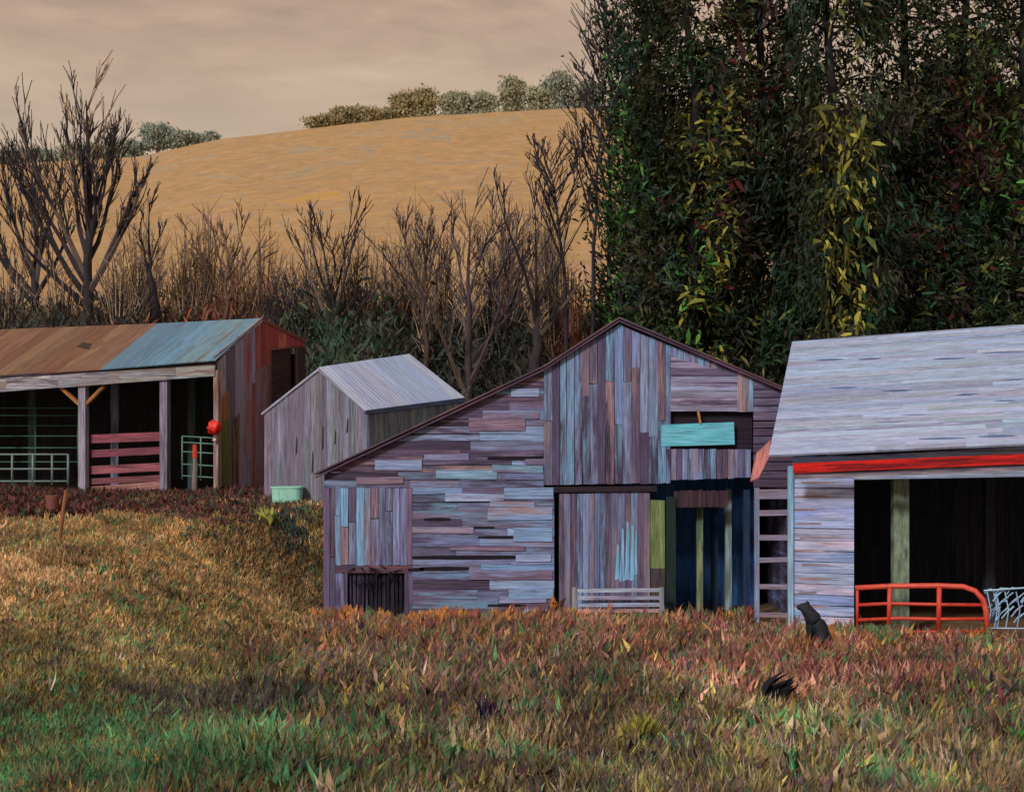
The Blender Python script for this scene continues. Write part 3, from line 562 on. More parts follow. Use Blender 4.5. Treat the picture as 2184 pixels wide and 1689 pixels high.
# board fence between the posts
g = thing('board_fence', FPl.at(265,1040,-.1), 'red-brown board barrier of five wide rails between two posts of the open barn', 'fence')
for (y0, y1, h, c) in ((936,930,19,(122,64,74)),(968,960,16,(112,56,72)),(1003,995,18,(140,78,84)),(1027,1019,13,(110,64,68)),(1046,1034,17,(140,98,92))):
    mb = MB(); n_ = -.22; mb.beam(FPl.at(184,y0,n_), FPl.at(346,y1,n_), .04, h/79, lin(c,1.6), lin((100,60,66),1.5)); mb.build('rail', WOOD, g)
def tube_gate(name, label, pl, xs, ys, col, n_, r, slope=0, group=None):
    g = thing(name, pl.at((xs[0]+xs[-1])/2, ys[-1], n_), label, 'gate', group)
    sy = lambda x: slope*(x-xs[0])
    for y in ys:
        mb = MB(); mb.tube([pl.at(xs[0],y+sy(xs[0]),n_), pl.at(xs[-1],y+sy(xs[-1]),n_)], r, lin(col,1.5), lin(col,1.1), n=6); mb.build('rail', PAINTM, g, smooth=True)
    for x in xs:
        mb = MB(); mb.tube([pl.at(x,ys[0]+sy(x),n_), pl.at(x,ys[-1]+8+sy(x),n_)], r*1.3, lin(col,1.5), lin(col,1.1), n=6); mb.build('upright', PAINTM, g, smooth=True)
tube_gate('gate', 'low grey-green tube gate in the leftmost bay of the open barn', FPl, [-60,31,75,116,150], [969,1000,1026], (96,112,108), .1, .028)
tube_gate('gate', 'tall dark green rail gate deep inside the leftmost bay of the open barn', PL(A0+dv*1.6, du, (0,0,1)), [-60,76,166], [870,886,908,930,955,985], (52,92,74), 0, .02)
tube_gate('gate', 'thin green rail gate in the bay beside the red ball', FPl, [374,414,462], [930,943,963,990,1015], (84,116,98), -.35, .02, .06)

# red ball on the corner post
t = thing('ball', FPl.at(470,930,.2), 'bright red lumpy ball fixed to the corner post of the open barn', 'ball')
bm = bmesh.new(); bmesh.ops.create_icosphere(bm, subdivisions=3, radius=.2); c0 = FPl.at(470,912,.28)
for v_ in bm.verts: v_.co = c0 + v_.co*(1+.24*math.sin(v_.co.x*31+v_.co.z*19)*math.sin(v_.co.z*27+2)*1.0) 
mb = MB(); mb.add([v_.co.copy() for v_ in bm.verts], [[q.index for q in f.verts] for f in bm.faces], lin((222,40,30),1.15), lin((180,24,24),1.15)); bm.free(); mb.build('ball', PAINTM, t, smooth=True)
mb = MB(); mb.beam(FPl.at(465,925,.1), FPl.at(465,941,.18), .1, .06, lin((190,170,160),1.3)); mb.build('bracket', WOOD, t)
# posts before the barn
def simple_post(x, y0, y1, d, lean, r, c, c2, label, cap=None, name='fence_post'):
    b = at(x, y1, d); top = at(x+lean, y0, d); t = thing(name, b, label, 'post')
    mb = MB(); m_ = (b+top)/2+Vector((.02,0,0)); mb.tube([b-Vector((0,0,.3)), m_, top], [r, r*.95, r*.75], lin(c,1.5), lin(c2,1.4), n=8); mb.build('shaft', BARK, t)
    if cap: mb = MB(); mb.tube([at(x+lean, y0+cap[0], d), at(x+lean, y0-2, d)], [r*1.02, r*.8], lin(cap[1],1.3), n=8); mb.build('cap', PAINTM, t)
    return t
simple_post(414,950,1042,37.1,2,.075,(108,100,90),(70,60,58),'weathered fence post with a red painted top, before the thin green rail gate',cap=(26,(190,56,36)))
simple_post(121,1045,1160,30.1,20,.05,(128,84,56),(40,52,70),'leaning fence stake, orange on one side and blue-black on the other, in the maroon weeds')
b_ = at(112,1093,33.0); b_.z = hz(b_.x, b_.y)
t = thing('drum', b_, 'small rust-red drum half sunk in the maroon weeds beside the leaning stake', 'drum')
mb = MB(); k0 = Vector((b_.x, b_.y, b_.z-.1)); zz = at(0,1056,33.0).z
mb.tube([(b_.x,b_.y,b_.z-.1),(b_.x,b_.y,b_.z+.1),(b_.x,b_.y,b_.z+.11),(b_.x,b_.y,b_.z+.13),(b_.x,b_.y,b_.z+.14),(b_.x,b_.y,zz-.02),(b_.x,b_.y,zz)], [.15,.155,.17,.17,.155,.15,.12], lin((112,64,56),1.2), lin((110,62,46),1.3), n=18); mb.build('body', PAINTM, t, smooth=False)

# ================================================================= SMALL GREY SHED
sh = thing('small_shed', at(700,1060,35), 'small grey board shed with pale metal roof between the two barns', 'shed')
K0 = at(785,873,34); K1 = at(985,848,37); KL = at(565,880,35.4)
dR = Vector((K1.x-K0.x, K1.y-K0.y, 0)).normalized(); dL = Vector((KL.x-K0.x, KL.y-K0.y, 0)).normalized()
SG = PL((K0.x,K0.y,0), dL, (0,0,1)); SR = PL((K0.x,K0.y,0), dR, (0,0,1))
pkf = SG.at(683,789); GW = [(112,106,122),(102,100,112),(118,108,126),(96,92,104),(108,112,118)]
mb = MB(); siding(mb, SG, [(785,874),(683,790),(565,880),(565,1120),(785,1120)], 1, .17, GW, [(128,124,142),(100,90,100),(108,116,116)], seg=4, K=1.45, gap=.004)
for x, y0, y1 in ((690,905,960),(742,890,925),(668,960,1010),(716,915,950),(634,930,970)):
    prism(mb, SG, [SG.px(x-2,y1),SG.px(x+2,y1-5),SG.px(x+2.5,y0+8),SG.px(x,y0)], .028, .034, lin((52,50,56)), None, 1)
mb.build('gable', WOOD, sh)
mb = MB(); siding(mb, SR, [(785,872),(992,846),(1010,1120),(785,1120)], 1, .17, [(78,88,92),(70,78,86),(84,92,90),(76,80,92)], [(92,100,104),(62,66,76)], seg=4, K=2.3, gap=.004); mb.build('side_wall', WOOD, sh)
Kp = at(870,756,37.6); ea = K0-dR*.15+dL*-.12; RPl2 = PL(K0, K1-K0, pkf-K0)
mb = MB(); q = [RPl2.px(779,877), RPl2.px(990,850), RPl2.px(872,757), RPl2.px(680,785)]
siding(mb, RPl2, q, 1, .42, [(142,156,188),(134,150,182),(150,164,194),(142,150,172)], [(164,178,208),(138,146,170)], px=False, gap=0, th=.03, seg=9, K=2.3); mb.build('roof', TIN, sh)
bk = [RPl2.at(680,785,.02), RPl2.at(872,757,.02)]; dn = (KL-pkf)*1.05+Vector((0,0,-.02))
mb = MB(); pp = [bk[0],bk[1],bk[1]+dn,bk[0]+dn]; mb.add(pp+[p-Vector((0,0,.05)) for p in pp], [(0,1,2,3),(7,6,5,4),(0,4,5,1),(1,5,6,2),(2,6,7,3),(3,7,4,0)], lin((140,146,160),1.4)); mb.build('roof', TIN, sh)
mb = MB(); mb.beam(RPl2.at(779,879,-.03), RPl2.at(990,852,-.03), .03, .07, lin((70,84,110),1.2)); mb.build('eave_board', WOOD, sh)
for a_, b2 in ((Vector(SG.at(562,884,.03)), SG.at(682,790,.03)), (Vector(SG.at(682,790,.03)), SG.at(783,877,.03))):
    mb = MB(); mb.beam(a_, b2, .03, .07, lin((140,136,150),1.3), up=dR); mb.build('verge_board', WOOD, sh)
bb = K0+dR*3.3; pl = PL((bb.x,bb.y,1.8), dL, (0,0,1)); mb = MB(); siding(mb, pl, [(0,0),(3,0),(3,2.8),(1.4,3.8),(0,2.8)], 1, .2, GW, px=False, gap=.002); mb.build('back_wall', WOOD, sh)
# mint trough
tp = at(613,1066,34.6); tz = hz(tp.x, tp.y)
t = thing('trough', (tp.x,tp.y,tz), 'pale mint-green tub lying in the grass against the small grey shed', 'trough')
mb = MB(); W_, D_, H_ = .38, .26, at(0,1035,34.6).z-at(0,1066,34.6).z
z0 = at(0,1070,34.6).z-.15; ring = lambda k, z: [(tp.x+W_*k*math.copysign(abs(math.cos(a))**.6, math.cos(a)), tp.y+D_*k*math.copysign(abs(math.sin(a))**.6, math.sin(a)), z) for a in [2*math.pi*i/24 for i in range(24)]]
rs = [ring(.86,z0), ring(.97,z0+H_*.6), ring(1.0,z0+H_+.12), ring(1.06,z0+H_+.13), ring(1.06,z0+H_+.17), ring(.98,z0+H_+.17), ring(.85,z0+.2)]
mb.add([p for r_ in rs for p in r_], [(i*24+k,i*24+(k+1)%24,(i+1)*24+(k+1)%24,(i+1)*24+k) for i in range(6) for k in range(24)]+[tuple(6*24+k for k in range(24))], lin((136,186,166),1.5), lin((120,164,150),1.4)); mb.build('basin', PAINTM, t)

# ================================================================= DOG
def skin(name, verts, edges, radii, matl, parent=None, sub=2):
    me = bpy.data.meshes.new(name); me.from_pydata([Vector(v) for v in verts], edges, []); o = bpy.data.objects.new(name, me); C.objects.link(o)
    sk = o.modifiers.new('skin', 'SKIN'); sk.use_smooth_shade = True
    if not me.skin_vertices: me.attributes
    bpy.context.view_layer.update()
    for i, r_ in enumerate(radii):
        me.skin_vertices[0].data[i].radius = (r_, r_) if not hasattr(r_, '__len__') else r_
        me.skin_vertices[0].data[i].use_root = (i == 0)
    s_ = o.modifiers.new('sub', 'SUBSURF'); s_.levels = sub; s_.render_levels = sub
    me.materials.append(matl)
    if parent: o.parent = parent
    return o
fur = bpy.data.materials.new('black_fur'); fur.use_nodes = True; nt = fur.node_tree; b = nt.nodes['Principled BSDF']; b.inputs['Roughness'].default_value = .7
n = N(nt, 'ShaderNodeTexNoise'); n.inputs['Scale'].default_value = 22; n.inputs['Detail'].default_value = 6; cr = N(nt, 'ShaderNodeValToRGB'); L(nt, n.outputs['Fac'], cr.inputs[0])
cr.color_ramp.elements[0].color = (.002,.004,.010,1); cr.color_ramp.elements[1].color = (.010,.016,.034,1); L(nt, cr.outputs[0], b.inputs['Base Color'])
bp = N(nt, 'ShaderNodeBump'); bp.inputs['Strength'].default_value = .8; bp.inputs['Distance'].default_value = .02; L(nt, n.outputs['Fac'], bp.inputs['Height']); L(nt, bp.outputs[0], b.inputs['Normal'])
dp = at(1744,1376,25.6); dgz = hz(dp.x, dp.y)
dog = thing('dog', (dp.x, dp.y, dgz), 'black dog sitting in the grass against the white shed wall, facing left', 'dog')
# x: forward is -x ; local metres, sitting
DS = 1.16
V = [(.10,0,.16),(.06,0,.28),(-.04,0,.42),(-.12,0,.50),(-.15,0,.58),(-.19,0,.655),(-.27,0,.655),(-.335,0,.64),   # pelvis..withers, neck, skull, muzzle, nose
     (-.13,.06,.42),(-.135,.07,.22),(-.14,.075,.05),(-.185,.075,.02), (-.13,-.07,.40),(-.135,-.075,.22),(-.14,-.075,.05),(-.185,-.075,.02),
     (.04,.11,.15),(-.04,.12,.19),(.06,.12,.05),(-.06,.125,.02), (.04,-.11,.15),(-.04,-.12,.19),(.06,-.12,.05),(-.06,-.125,.02),
     (.20,.01,.06),(.30,.03,.03),(.38,.06,.03), (-.165,.05,.70),(-.15,.075,.745), (-.165,-.05,.70),(-.15,-.075,.745)]
Ed = [(0,1),(1,2),(2,3),(3,4),(4,5),(5,6),(6,7),(3,8),(8,9),(9,10),(10,11),(3,12),(12,13),(13,14),(14,15),(0,16),(16,17),(17,18),(18,19),(0,20),(20,21),(21,22),(22,23),(0,24),(24,25),(25,26),(5,27),(27,28),(5,29),(29,30)]
Rr = [.15,.155,.15,.13,.105,.092,.055,.035,.05,.035,.028,.025,.05,.035,.028,.025,.085,.06,.035,.028,.085,.06,.035,.028,.035,.026,.014,.03,.01,.03,.01]
skin('body', [tuple(q_*DS for q_ in v_) for v_ in V], Ed, [q_*DS for q_ in Rr], fur, dog)

# ================================================================= VEGETATION
def strokes(name, P, D, Wd, Ln, col, matl, parent=None, bend=.25, N_=None):
    """many small curved blades / leaves: base points P, unit directions D, widths, lengths, colours"""
    n = len(P); 
    side = np.cross(D, N_ if N_ is not None else NP.normal(size=(n,3))); side /= np.linalg.norm(side, axis=1, keepdims=True)+1e-9
    nr = np.cross(side, D); M = P+D*(Ln*.5)[:,None]+nr*(Ln*bend*.3)[:,None]; T = P+D*Ln[:,None]-np.array([0,0,1])*(Ln*bend*.5)[:,None]
    h = (Wd*.5)[:,None]
    V = np.stack([P-side*h*.5, P+side*h*.5, M+side*h, M-side*h, T], 1).reshape(-1,3)
    me = bpy.data.meshes.new(name); me.vertices.add(n*5); me.vertices.foreach_set('co', V.astype(np.float32).ravel())
    base = np.arange(n)[:,None]*5; loops = np.concatenate([base+np.array([0,1,2,3]), base+np.array([3,2,4])], 1).ravel()
    me.loops.add(n*7); me.loops.foreach_set('vertex_index', loops.astype(np.int32))
    st = np.arange(n)[:,None]*7+np.array([0,4]); me.polygons.add(n*2); me.polygons.foreach_set('loop_start', st.ravel().astype(np.int32))
    me.update(calc_edges=True); me.validate()
    a = me.color_attributes.new('Col','FLOAT_COLOR','POINT'); cc = np.concatenate([col, np.ones((n,1))],1); a.data.foreach_set('color', np.repeat(cc,5,axis=0).astype(np.float32).ravel())
    me.materials.append(matl); o = bpy.data.objects.new(name, me); C.objects.link(o)
    if parent: o.parent = parent; o.matrix_parent_inverse = Matrix.Translation(-parent_world(parent))
    return o
def unit(a): return a/(np.linalg.norm(a, axis=1, keepdims=True)+1e-9)
def pick(pal, n, K=1.5, var=.25):
    p = np.array([lin(c, K) for c in pal]); return p[NP.integers(0, len(p), n)]*NP.uniform(1-var, 1+var, (n,1))

# ---- grass
def inside(X, Y):
    barnz = (X > -4.05) & (X < 6.2) & (Y > 29.95)
    rel = np.stack([X-w0.x, Y-w0.y], 1); u = rel@np.array([uh.x,uh.y]); v_ = rel@np.array([nb.x,nb.y]); s = (u > -.6) & (v_ > .0)
    rel = np.stack([X-A0.x, Y-A0.y], 1); u = rel@np.array([du.x,du.y]); v_ = rel@np.array([dv.x,dv.y]); l = (u > 0) & (v_ > .3) & (v_ < 5.4) 
    rel = np.stack([X-K0.x, Y-K0.y], 1); u = rel@np.array([dL.x,dL.y]); v_ = rel@np.array([dR.x,dR.y]); k = (u > 0) & (u < 2.9) & (v_ > 0) & (v_ < 3.3)
    return barnz | s | l | k
def grass(n, y0, y1, wl, ln, tilt, name, keep=None):
    iy = NP.uniform(1/y1, 1/y0, n); Y = 1/iy; X = NP.uniform(-.47, .47, n)*Y
    m = ~inside(X, Y)
    if keep is not None: m &= keep(X, Y)
    X, Y = X[m], Y[m]; Z = height(X, Y); n = len(X)
    D = NP.normal(size=(n,3))*np.array([tilt, tilt*.7, .12])+np.array([.10,0,1]); D = unit(D)
    col = field_col(X, Y, Z, 0)
    L_ = NP.uniform(ln[0], ln[1], n)*(.7+.6*cells(X, Y, 40, 1.1)); W = NP.uniform(wl[0], wl[1], n)*(Y/20)**.5
    return strokes(name, np.stack([X,Y,Z-.02],1), D, W, L_, col, BLADE, bend=.22, N_=np.tile([0,1.,0],(n,1))+NP.normal(size=(n,3))*.5)
tag(grass(230000, 13.5, 44, (.014,.034), (.09,.24), .38, 'grass'), kind='stuff', label='mixed ochre, green and rust meadow grass covering the slope', cat='grass')
dense = lambda X, Y: (X > -3.2+NP.normal(size=len(X))*1.2) & (NP.random(len(X)) < .35+.9*cells(X, Y, 77, .8))
tag(grass(80000, 13.5, 30, (.018,.042), (.18,.46), .36, 'weeds', dense), kind='stuff', label='tall rust, pink and olive weeds and broad blades in front of the barns', cat='weeds')
n = 9500                                                # maroon weeds in front of the open barn
X = NP.uniform(-15, -6.2, n); Y = NP.uniform(32.6, 38.3, n); m = ~inside(X, Y); X, Y = X[m], Y[m]; Z = height(X, Y); n = len(X)
D = unit(NP.normal(size=(n,3))*[.6,.5,.2]+[0,0,.9])
tag(strokes('maroon_weeds', np.stack([X,Y,Z],1), D, NP.uniform(.05,.11,n), NP.uniform(.15,.42,n), pick([(92,48,50),(78,44,46),(110,64,56),(62,42,50),(120,70,58),(70,58,44),(52,66,48)], n, 1.3), BLADE), kind='stuff', label='dark maroon dead weeds along the foot of the open barn', cat='weeds')
n = 3200                                                # broad leaves and seed heads standing above the grass
iy = NP.uniform(1/28, 1/14.2, n); Y = 1/iy; X = NP.uniform(-.2, .45, n)*Y; k = (X > -3.5+NP.normal(size=n)*1.5) & ~inside(X, Y); X, Y = X[k], Y[k]; n = len(X); Z = height(X, Y)
tag(strokes('broad_weeds', np.stack([X,Y,Z],1), unit(NP.normal(size=(n,3))*[.5,.4,.1]+[.2,0,1]), NP.uniform(.04,.09,n), NP.uniform(.22,.48,n), field_col(X, Y, Z, 0)*NP.choice([.45,1.0,1.5], (n,1)), BLADE, bend=.2, N_=np.tile([0,1.,0],(n,1))+NP.normal(size=(n,3))*.4), kind='stuff', label='scattered broad dark and pale weed leaves in the meadow', cat='weeds')
n = 42000                                               # grass on the bank that drops towards the big barn
X = NP.uniform(-9.5, -3.7, n); Y = NP.uniform(27, 35.5, n); k = ~inside(X, Y) & ~((X > -4.1) & (Y > 29.9)); X, Y = X[k], Y[k]; n = len(X)
tag(strokes('bank_grass', np.stack([X,Y,height(X,Y)],1), unit(NP.normal(size=(n,3))*[.4,.3,.1]+[.05,-.2,1]), NP.uniform(.02,.045,n), NP.uniform(.12,.3,n), field_col(X, Y, height(X,Y), 0), BLADE, bend=.22, N_=np.tile([0,1.,0],(n,1))+NP.normal(size=(n,3))*.5), kind='stuff', label='ochre and dark green grass on the bank left of the big barn', cat='grass')
n = 2600                                                # taller ragged fringe against the barn walls
X = np.concatenate([NP.uniform(-4.1, 5.4, n//2), NP.uniform(5.4, 11, n//2)]); Y = np.where(X < 5.4, NP.uniform(29.2, 29.9, n), NP.uniform(26.2, 27.7, n)); k = ~inside(X, Y) & (NP.random(n) < cells(X, Y*.3, 91, .5)*1.3); X, Y = X[k], Y[k]; n = len(X)
cid = np.random.default_rng(8).random(4096)[(np.floor(X/.22).astype(int)) & 4095]; fp = np.array([lin(c, 2.2) for c in [(150,98,52),(78,100,66),(104,52,46),(160,110,64),(70,92,60),(120,70,56),(96,72,52),(150,104,50)]])
tag(strokes('fringe_weeds', np.stack([X,Y,height(X,Y)],1), unit(NP.normal(size=(n,3))*[.28,.2,.1]+[0,0,1]), NP.uniform(.05,.12,n), NP.uniform(.10,.36,n)*(.4+cells(X, Y*.3, 92, .6)), fp[(cid*8).astype(int)]*NP.uniform(.7,1.2,(n,1)), BLADE, bend=.2, N_=np.tile([0,1.,0],(n,1))), kind='stuff', label='orange and green weeds growing against the foot of the barn walls', cat='weeds')
def tuft(x, y, label, pal, nb_, hgt, sp, wd, lean=0, K=1.5):
    d = 12.
    for _ in range(160):
        p = at(x, y, d)
        if p.z <= hz(p.x, p.y): break
        d += .25
    t = np.array([[p.x, p.y, hz(p.x, p.y)]]*nb_)+NP.normal(size=(nb_,3))*[.05,.05,0]
    D = unit(NP.normal(size=(nb_,3))*[sp,sp,.1]+[lean,0,1]); 
    o = strokes('tuft', t-np.array([0,0,p.y*0])-np.array([p.x,p.y,hz(p.x,p.y)]), D, NP.uniform(.6,1.2,nb_)*wd, NP.uniform(.6,1.1,nb_)*hgt, pick(pal, nb_, K), BLADE, bend=.3)
    o.location = (p.x, p.y, hz(p.x, p.y)); tag(o, label, 'plant', 'single plant tufts in the foreground meadow'); return o
tuft(1610,1520,'blue-black tuft of stiff blades leaning right in the pink weeds', [(26,30,44),(34,38,48)], 40, .85, .16, .10, .95, .8)
tuft(1745,1575,'spreading tuft with pale green and straw blades near the lower right', [(150,160,120),(120,140,80),(170,160,120),(92,110,66)], 44, .6, .4, .06)
tuft(2085,1500,'yellow-green spiky tuft near the right edge', [(150,146,60),(120,130,60),(100,110,60)], 30, .4, .4, .05)
tuft(570,1130,'yellow-green leafy plant at the corner of the small grey shed', [(150,150,66),(170,160,90),(110,120,60)], 40, .6, .35, .12)
tuft(1370,1600,'olive yellow clump in the lower middle of the meadow', [(140,132,56),(120,116,56)], 80, .5, .35, .06)
tuft(1040,1560,'dark blue and purple small tuft in the middle of the meadow', [(30,34,58),(60,40,58)], 26, .55, .25, .05)
tuft(2175,1600,'bright green low plant at the right edge of the meadow', [(80,140,60),(60,120,56)], 40, .4, .4, .08)
tuft(95,1490,'single pale straw stalk at the left of the meadow', [(190,170,140)], 5, .4, .08, .03)
tuft(1885,1395,'broad green leafed plant before the black shed opening', [(84,110,60),(70,96,52)], 26, .45, .25, .12)
tuft(1218,1385,'green broad leafed plant at the foot of the grey plank door', [(84,112,80),(70,100,72)], 24, .4, .25, .13)
tuft(1180,1320,'orange pointed dead plant against the big barn by the door edge', [(160,104,56),(140,88,50)], 18, .6, .16, .12)

# ---- trees
def mid(a, b, t): return a+(b-a)*t
def branch(mb, p, d, ln, r, lv, cols, rng, up=.5, sp=.5, kids=(3,5), segs=4, tw=.45, n=5, rmin=.012, K=1.2):
    pts = [p]; dd = d.normalized(); q = p
    for i in range(segs):
        dd = (dd+Vector((rng.gauss(0,.07),rng.gauss(0,.07),up*.10))).normalized(); q = q+dd*(ln/segs); pts.append(q)
    rs = [max(rmin*.6, r*(1-.8*i/segs)) for i in range(segs+1)]
    mb.tube(pts, rs, jit(lin(rng.choice(cols), K), .2), n=n if lv > 1 else 4)
    if lv <= 0: return
    for k in range(rng.randint(*kids)):
        t = rng.uniform(.25, .98); i = min(segs-1, int(t*segs)); b0 = mid(pts[i], pts[i+1], t*segs-i)
        a = Vector((rng.gauss(0,1), rng.gauss(0,1), rng.gauss(0,.4))); dirn = (pts[i+1]-pts[i]).normalized(); a = (a-dirn*a.dot(dirn)).normalized()
        nd = (dirn+a*sp*rng.uniform(.7,1.4)+Vector((0,0,up))).normalized()
        branch(mb, b0, nd, ln*tw*rng.uniform(.7,1.3)*(1.15-t*.4), max(rmin, r*(1-.8*t)*.62), lv-1, cols, rng, up, sp, kids, segs, tw, n, rmin, K)
DARKB = [(44,38,42),(54,46,50),(36,32,36)]; TWIG = [(112,92,76),(92,78,70),(134,108,82),(78,68,66),(146,120,90)]; RTW = [(104,64,50),(86,58,48),(120,80,60)]
def bare_tree(x, yb, d, ytop, label, limbs, seed, r=.16, cols=DARKB, tcols=TWIG, lean=0, kids=(4,6), up=.55, sp=.5, lv=2, name='bare_tree', K=1.6, tw=.42, rmin=.028):
    rng = random.Random(seed); b0 = at(x, yb, d); gz = hz(b0.x, d); h = at(x, ytop, d).z-b0.z
    t = thing(name, (b0.x, d, min(gz, b0.z)), label, 'tree', 'bare trees and shrubs behind the barns')
    top = at(x+lean, ytop, d); ks = 9; pts = [Vector((b0.x, d, min(gz,b0.z)-.2))]+[mid(b0, top, i/ks)+Vector((rng.gauss(0,.05), rng.gauss(0,.05), 0)) for i in range(1, ks+1)]
    rs = [r*1.35]+[r*(1-i/ks*.9) for i in range(1, ks+1)]
    mb = MB(); mb.tube(pts, rs, lin(cols[0], K), lin(cols[1], K), n=9); mb.build('trunk', BARK, t, smooth=True)
    mb = MB()
    for (t0, dx, ln) in limbs:                           # height fraction, sideways lean, length in metres
        i = int(t0*ks); p = mid(pts[i], pts[i+1], t0*ks-i); dirn = Vector((dx, rng.uniform(-.4,.4), 1)).normalized()
        branch(mb, p, dirn, ln, max(.06, r*(1-t0)*.7), lv, cols+cols+tcols[1:2], rng, up*.5, sp, kids, 5, tw, rmin=rmin, K=K*.9)
    for k in range(22):
        t0 = rng.uniform(.35,.97); i = min(ks-1, int(t0*ks)); branch(mb, mid(pts[i], pts[i+1], t0*ks-i), Vector((rng.choice((-1,1))*rng.uniform(.3,.8), rng.uniform(-.6,.6), 1)), h*.22*rng.uniform(.6,1.2), .03, 1, tcols, rng, .3, .5, (3,5), 3, .5, rmin=rmin, K=K)
    mb.build('crown', BARK, t); return t
bare_tree(188,695,58,215,'tallest bare tree, one straight dark leader and fanned limbs above the rust roof at left',[(.12,-.75,6.2),(.15,.8,4.8),(.2,-.45,6.8),(.28,.55,4.8),(.3,-.25,6.0),(.42,-.2,4.8),(.5,.3,3.2),(.6,-.25,2.6),(.1,-1.1,4.4),(.22,.25,5.2),(.18,-.6,5.0),(.36,.35,3.8),(.14,.45,4.8),(.26,-.1,5.2)],3,.24,kids=(5,8),sp=.36,up=.7)
bare_tree(76,700,60,370,'dark bare tree with a forked top at the far left, beside the tallest bare tree',[(.3,-.5,5.0),(.45,-.2,4.2),(.5,.4,4.2),(.62,-.6,4.0),(.2,.7,3.8),(.7,-.15,3.8),(.15,-1,4),(.25,.3,4.4),(.35,-.3,4.2),(.2,-.7,4.4)],5,.22,kids=(5,8),sp=.36,up=.7)
bare_tree(330,692,57,520,'short thick broken dark trunk with few twigs above the blue roof',[(.6,-.3,1.8),(.8,.3,1.6),(.85,-.1,2.2)],8,.26,lean=-14)
bare_tree(710,772,56,505,'bare tree with dark green undergrowth, behind the small pale roofed shed',[(.25,-.5,4.0),(.3,.55,4.2),(.4,-.3,3.6),(.45,.3,3.8),(.55,-.15,3.2),(.12,-.95,3.2),(.14,.9,3.0)],11,.17)
bare_tree(1000,845,50,470,'slender bare tree with grey fanned limbs rising right of the pale roofed shed',[(.08,-.55,5.0),(.1,.5,4.8),(.3,-.3,4.2),(.35,.4,4.2),(.5,-.25,3.2),(.55,.3,3.4),(.18,.75,3.6)],13,.16,cols=[(60,50,54),(74,62,62),(52,44,50)])
bare_tree(1146,785,49,600,'dark Y-forked bare tree just left of the evergreens, above the big barn roof',[(.55,-.42,4.6),(.7,.42,3.6),(.35,.8,2.4),(.8,-.1,3.4)],17,.24)
bare_tree(1085,800,52,490,'thin bare sapling between the slender bare tree and the forked tree',[(.3,-.3,3),(.4,.4,3),(.6,-.2,2.6)],19,.1)
bare_tree(905,765,54,490,'thin bare brown tree above the ridge end of the pale roofed shed',[(.2,-.5,3.6),(.25,.5,3.6),(.45,-.3,3.2),(.5,.35,3),(.65,.2,2.4)],23,.12,cols=[(70,54,48),(84,66,56),(60,48,46)])
bare_tree(485,690,58,500,'reddish bare sapling above the middle of the blue roof',[(.2,-.5,3.2),(.25,.5,3.2),(.45,-.3,2.8),(.5,.35,2.6)],29,.1,cols=[(84,64,54),(96,70,58)],tcols=[(122,96,76),(108,84,68),(104,80,70)])

def shrub(x, yb, d, wpx, ytop, label, seed, stems=70, tc_=TWIG, leaf=None, nl=500, name='shrub', K=1.75, r=.025):
    rng = random.Random(seed); b0 = at(x, yb, d); gz = hz(b0.x, d); zb_ = min(b0.z, gz+.3); h = at(x, ytop, d).z-zb_; wd = wpx/F*d*.5
    t = thing(name, (b0.x, d, gz), label, 'shrub', 'bare trees and shrubs behind the barns'); mb = MB(); tips = []
    for k in range(stems):
        a = rng.uniform(0, 6.28); rr = rng.random()**.7; dx, dy = math.cos(a)*rr*wd, math.sin(a)*rr*wd*.5
        hh = h*rng.uniform(.55,1.0)*(1-.45*rr*rr); p0 = Vector((b0.x+dx*.25+rng.gauss(0,.1), d+dy*.3, gz-.1)); p2 = Vector((b0.x+dx*1.05, d+dy, gz+hh)); p1 = mid(p0, p2, .5)+Vector((-dx*.12+rng.gauss(0,.08), rng.gauss(0,.08), .1))
        c = jit(lin(rng.choice(tc_), K), .25); c0 = jit(lin(rng.choice(DARKB+[(56,58,52)]), K), .2); mb.tube([p0, p1], [r*rng.uniform(1.1,2.0), r*1.1], c0, n=4); mb.tube([p1, p2], [r*1.1, r*.35], c, n=4)
        for j in range(rng.randint(3,6)):
            q = mid(p1, p2, rng.uniform(-.5,.9)); e_ = Vector((rng.gauss(0,.5), rng.gauss(0,.4), rng.uniform(.6,1.1))).normalized()*rng.uniform(.4,1.2); mb.tube([q, q+e_], [r*.8, r*.25], jit(lin(rng.choice(tc_), K), .25), n=3); tips.append(q)
    mb.build('stems', BARK, t)
    if leaf:
        P = np.array([rng.choice(tips) for _ in range(nl)])*1.0; P += NP.normal(size=P.shape)*[.25,.25,.3]; P[:,2] = gz+.1+(P[:,2]-gz)*NP.uniform(.05,.75,nl)
        strokes('leaves', P, unit(NP.normal(size=(nl,3))*[.6,.6,.3]+[0,0,.7]), NP.uniform(.08,.16,nl), NP.uniform(.3,.7,nl), pick(leaf, nl, 1.7), LEAF, t)
    return t
DG = [(52,62,54),(44,54,48),(60,66,56),(70,72,60),(40,46,44)]; GRN = [(44,66,52),(52,76,58),(36,52,46),(70,88,62)]; RU = [(120,70,48),(104,64,48),(86,60,50),(130,86,58)]; BR = [(72,62,56),(84,72,60),(60,54,52)]; MAR = [(84,40,40),(66,36,38),(98,52,44)]
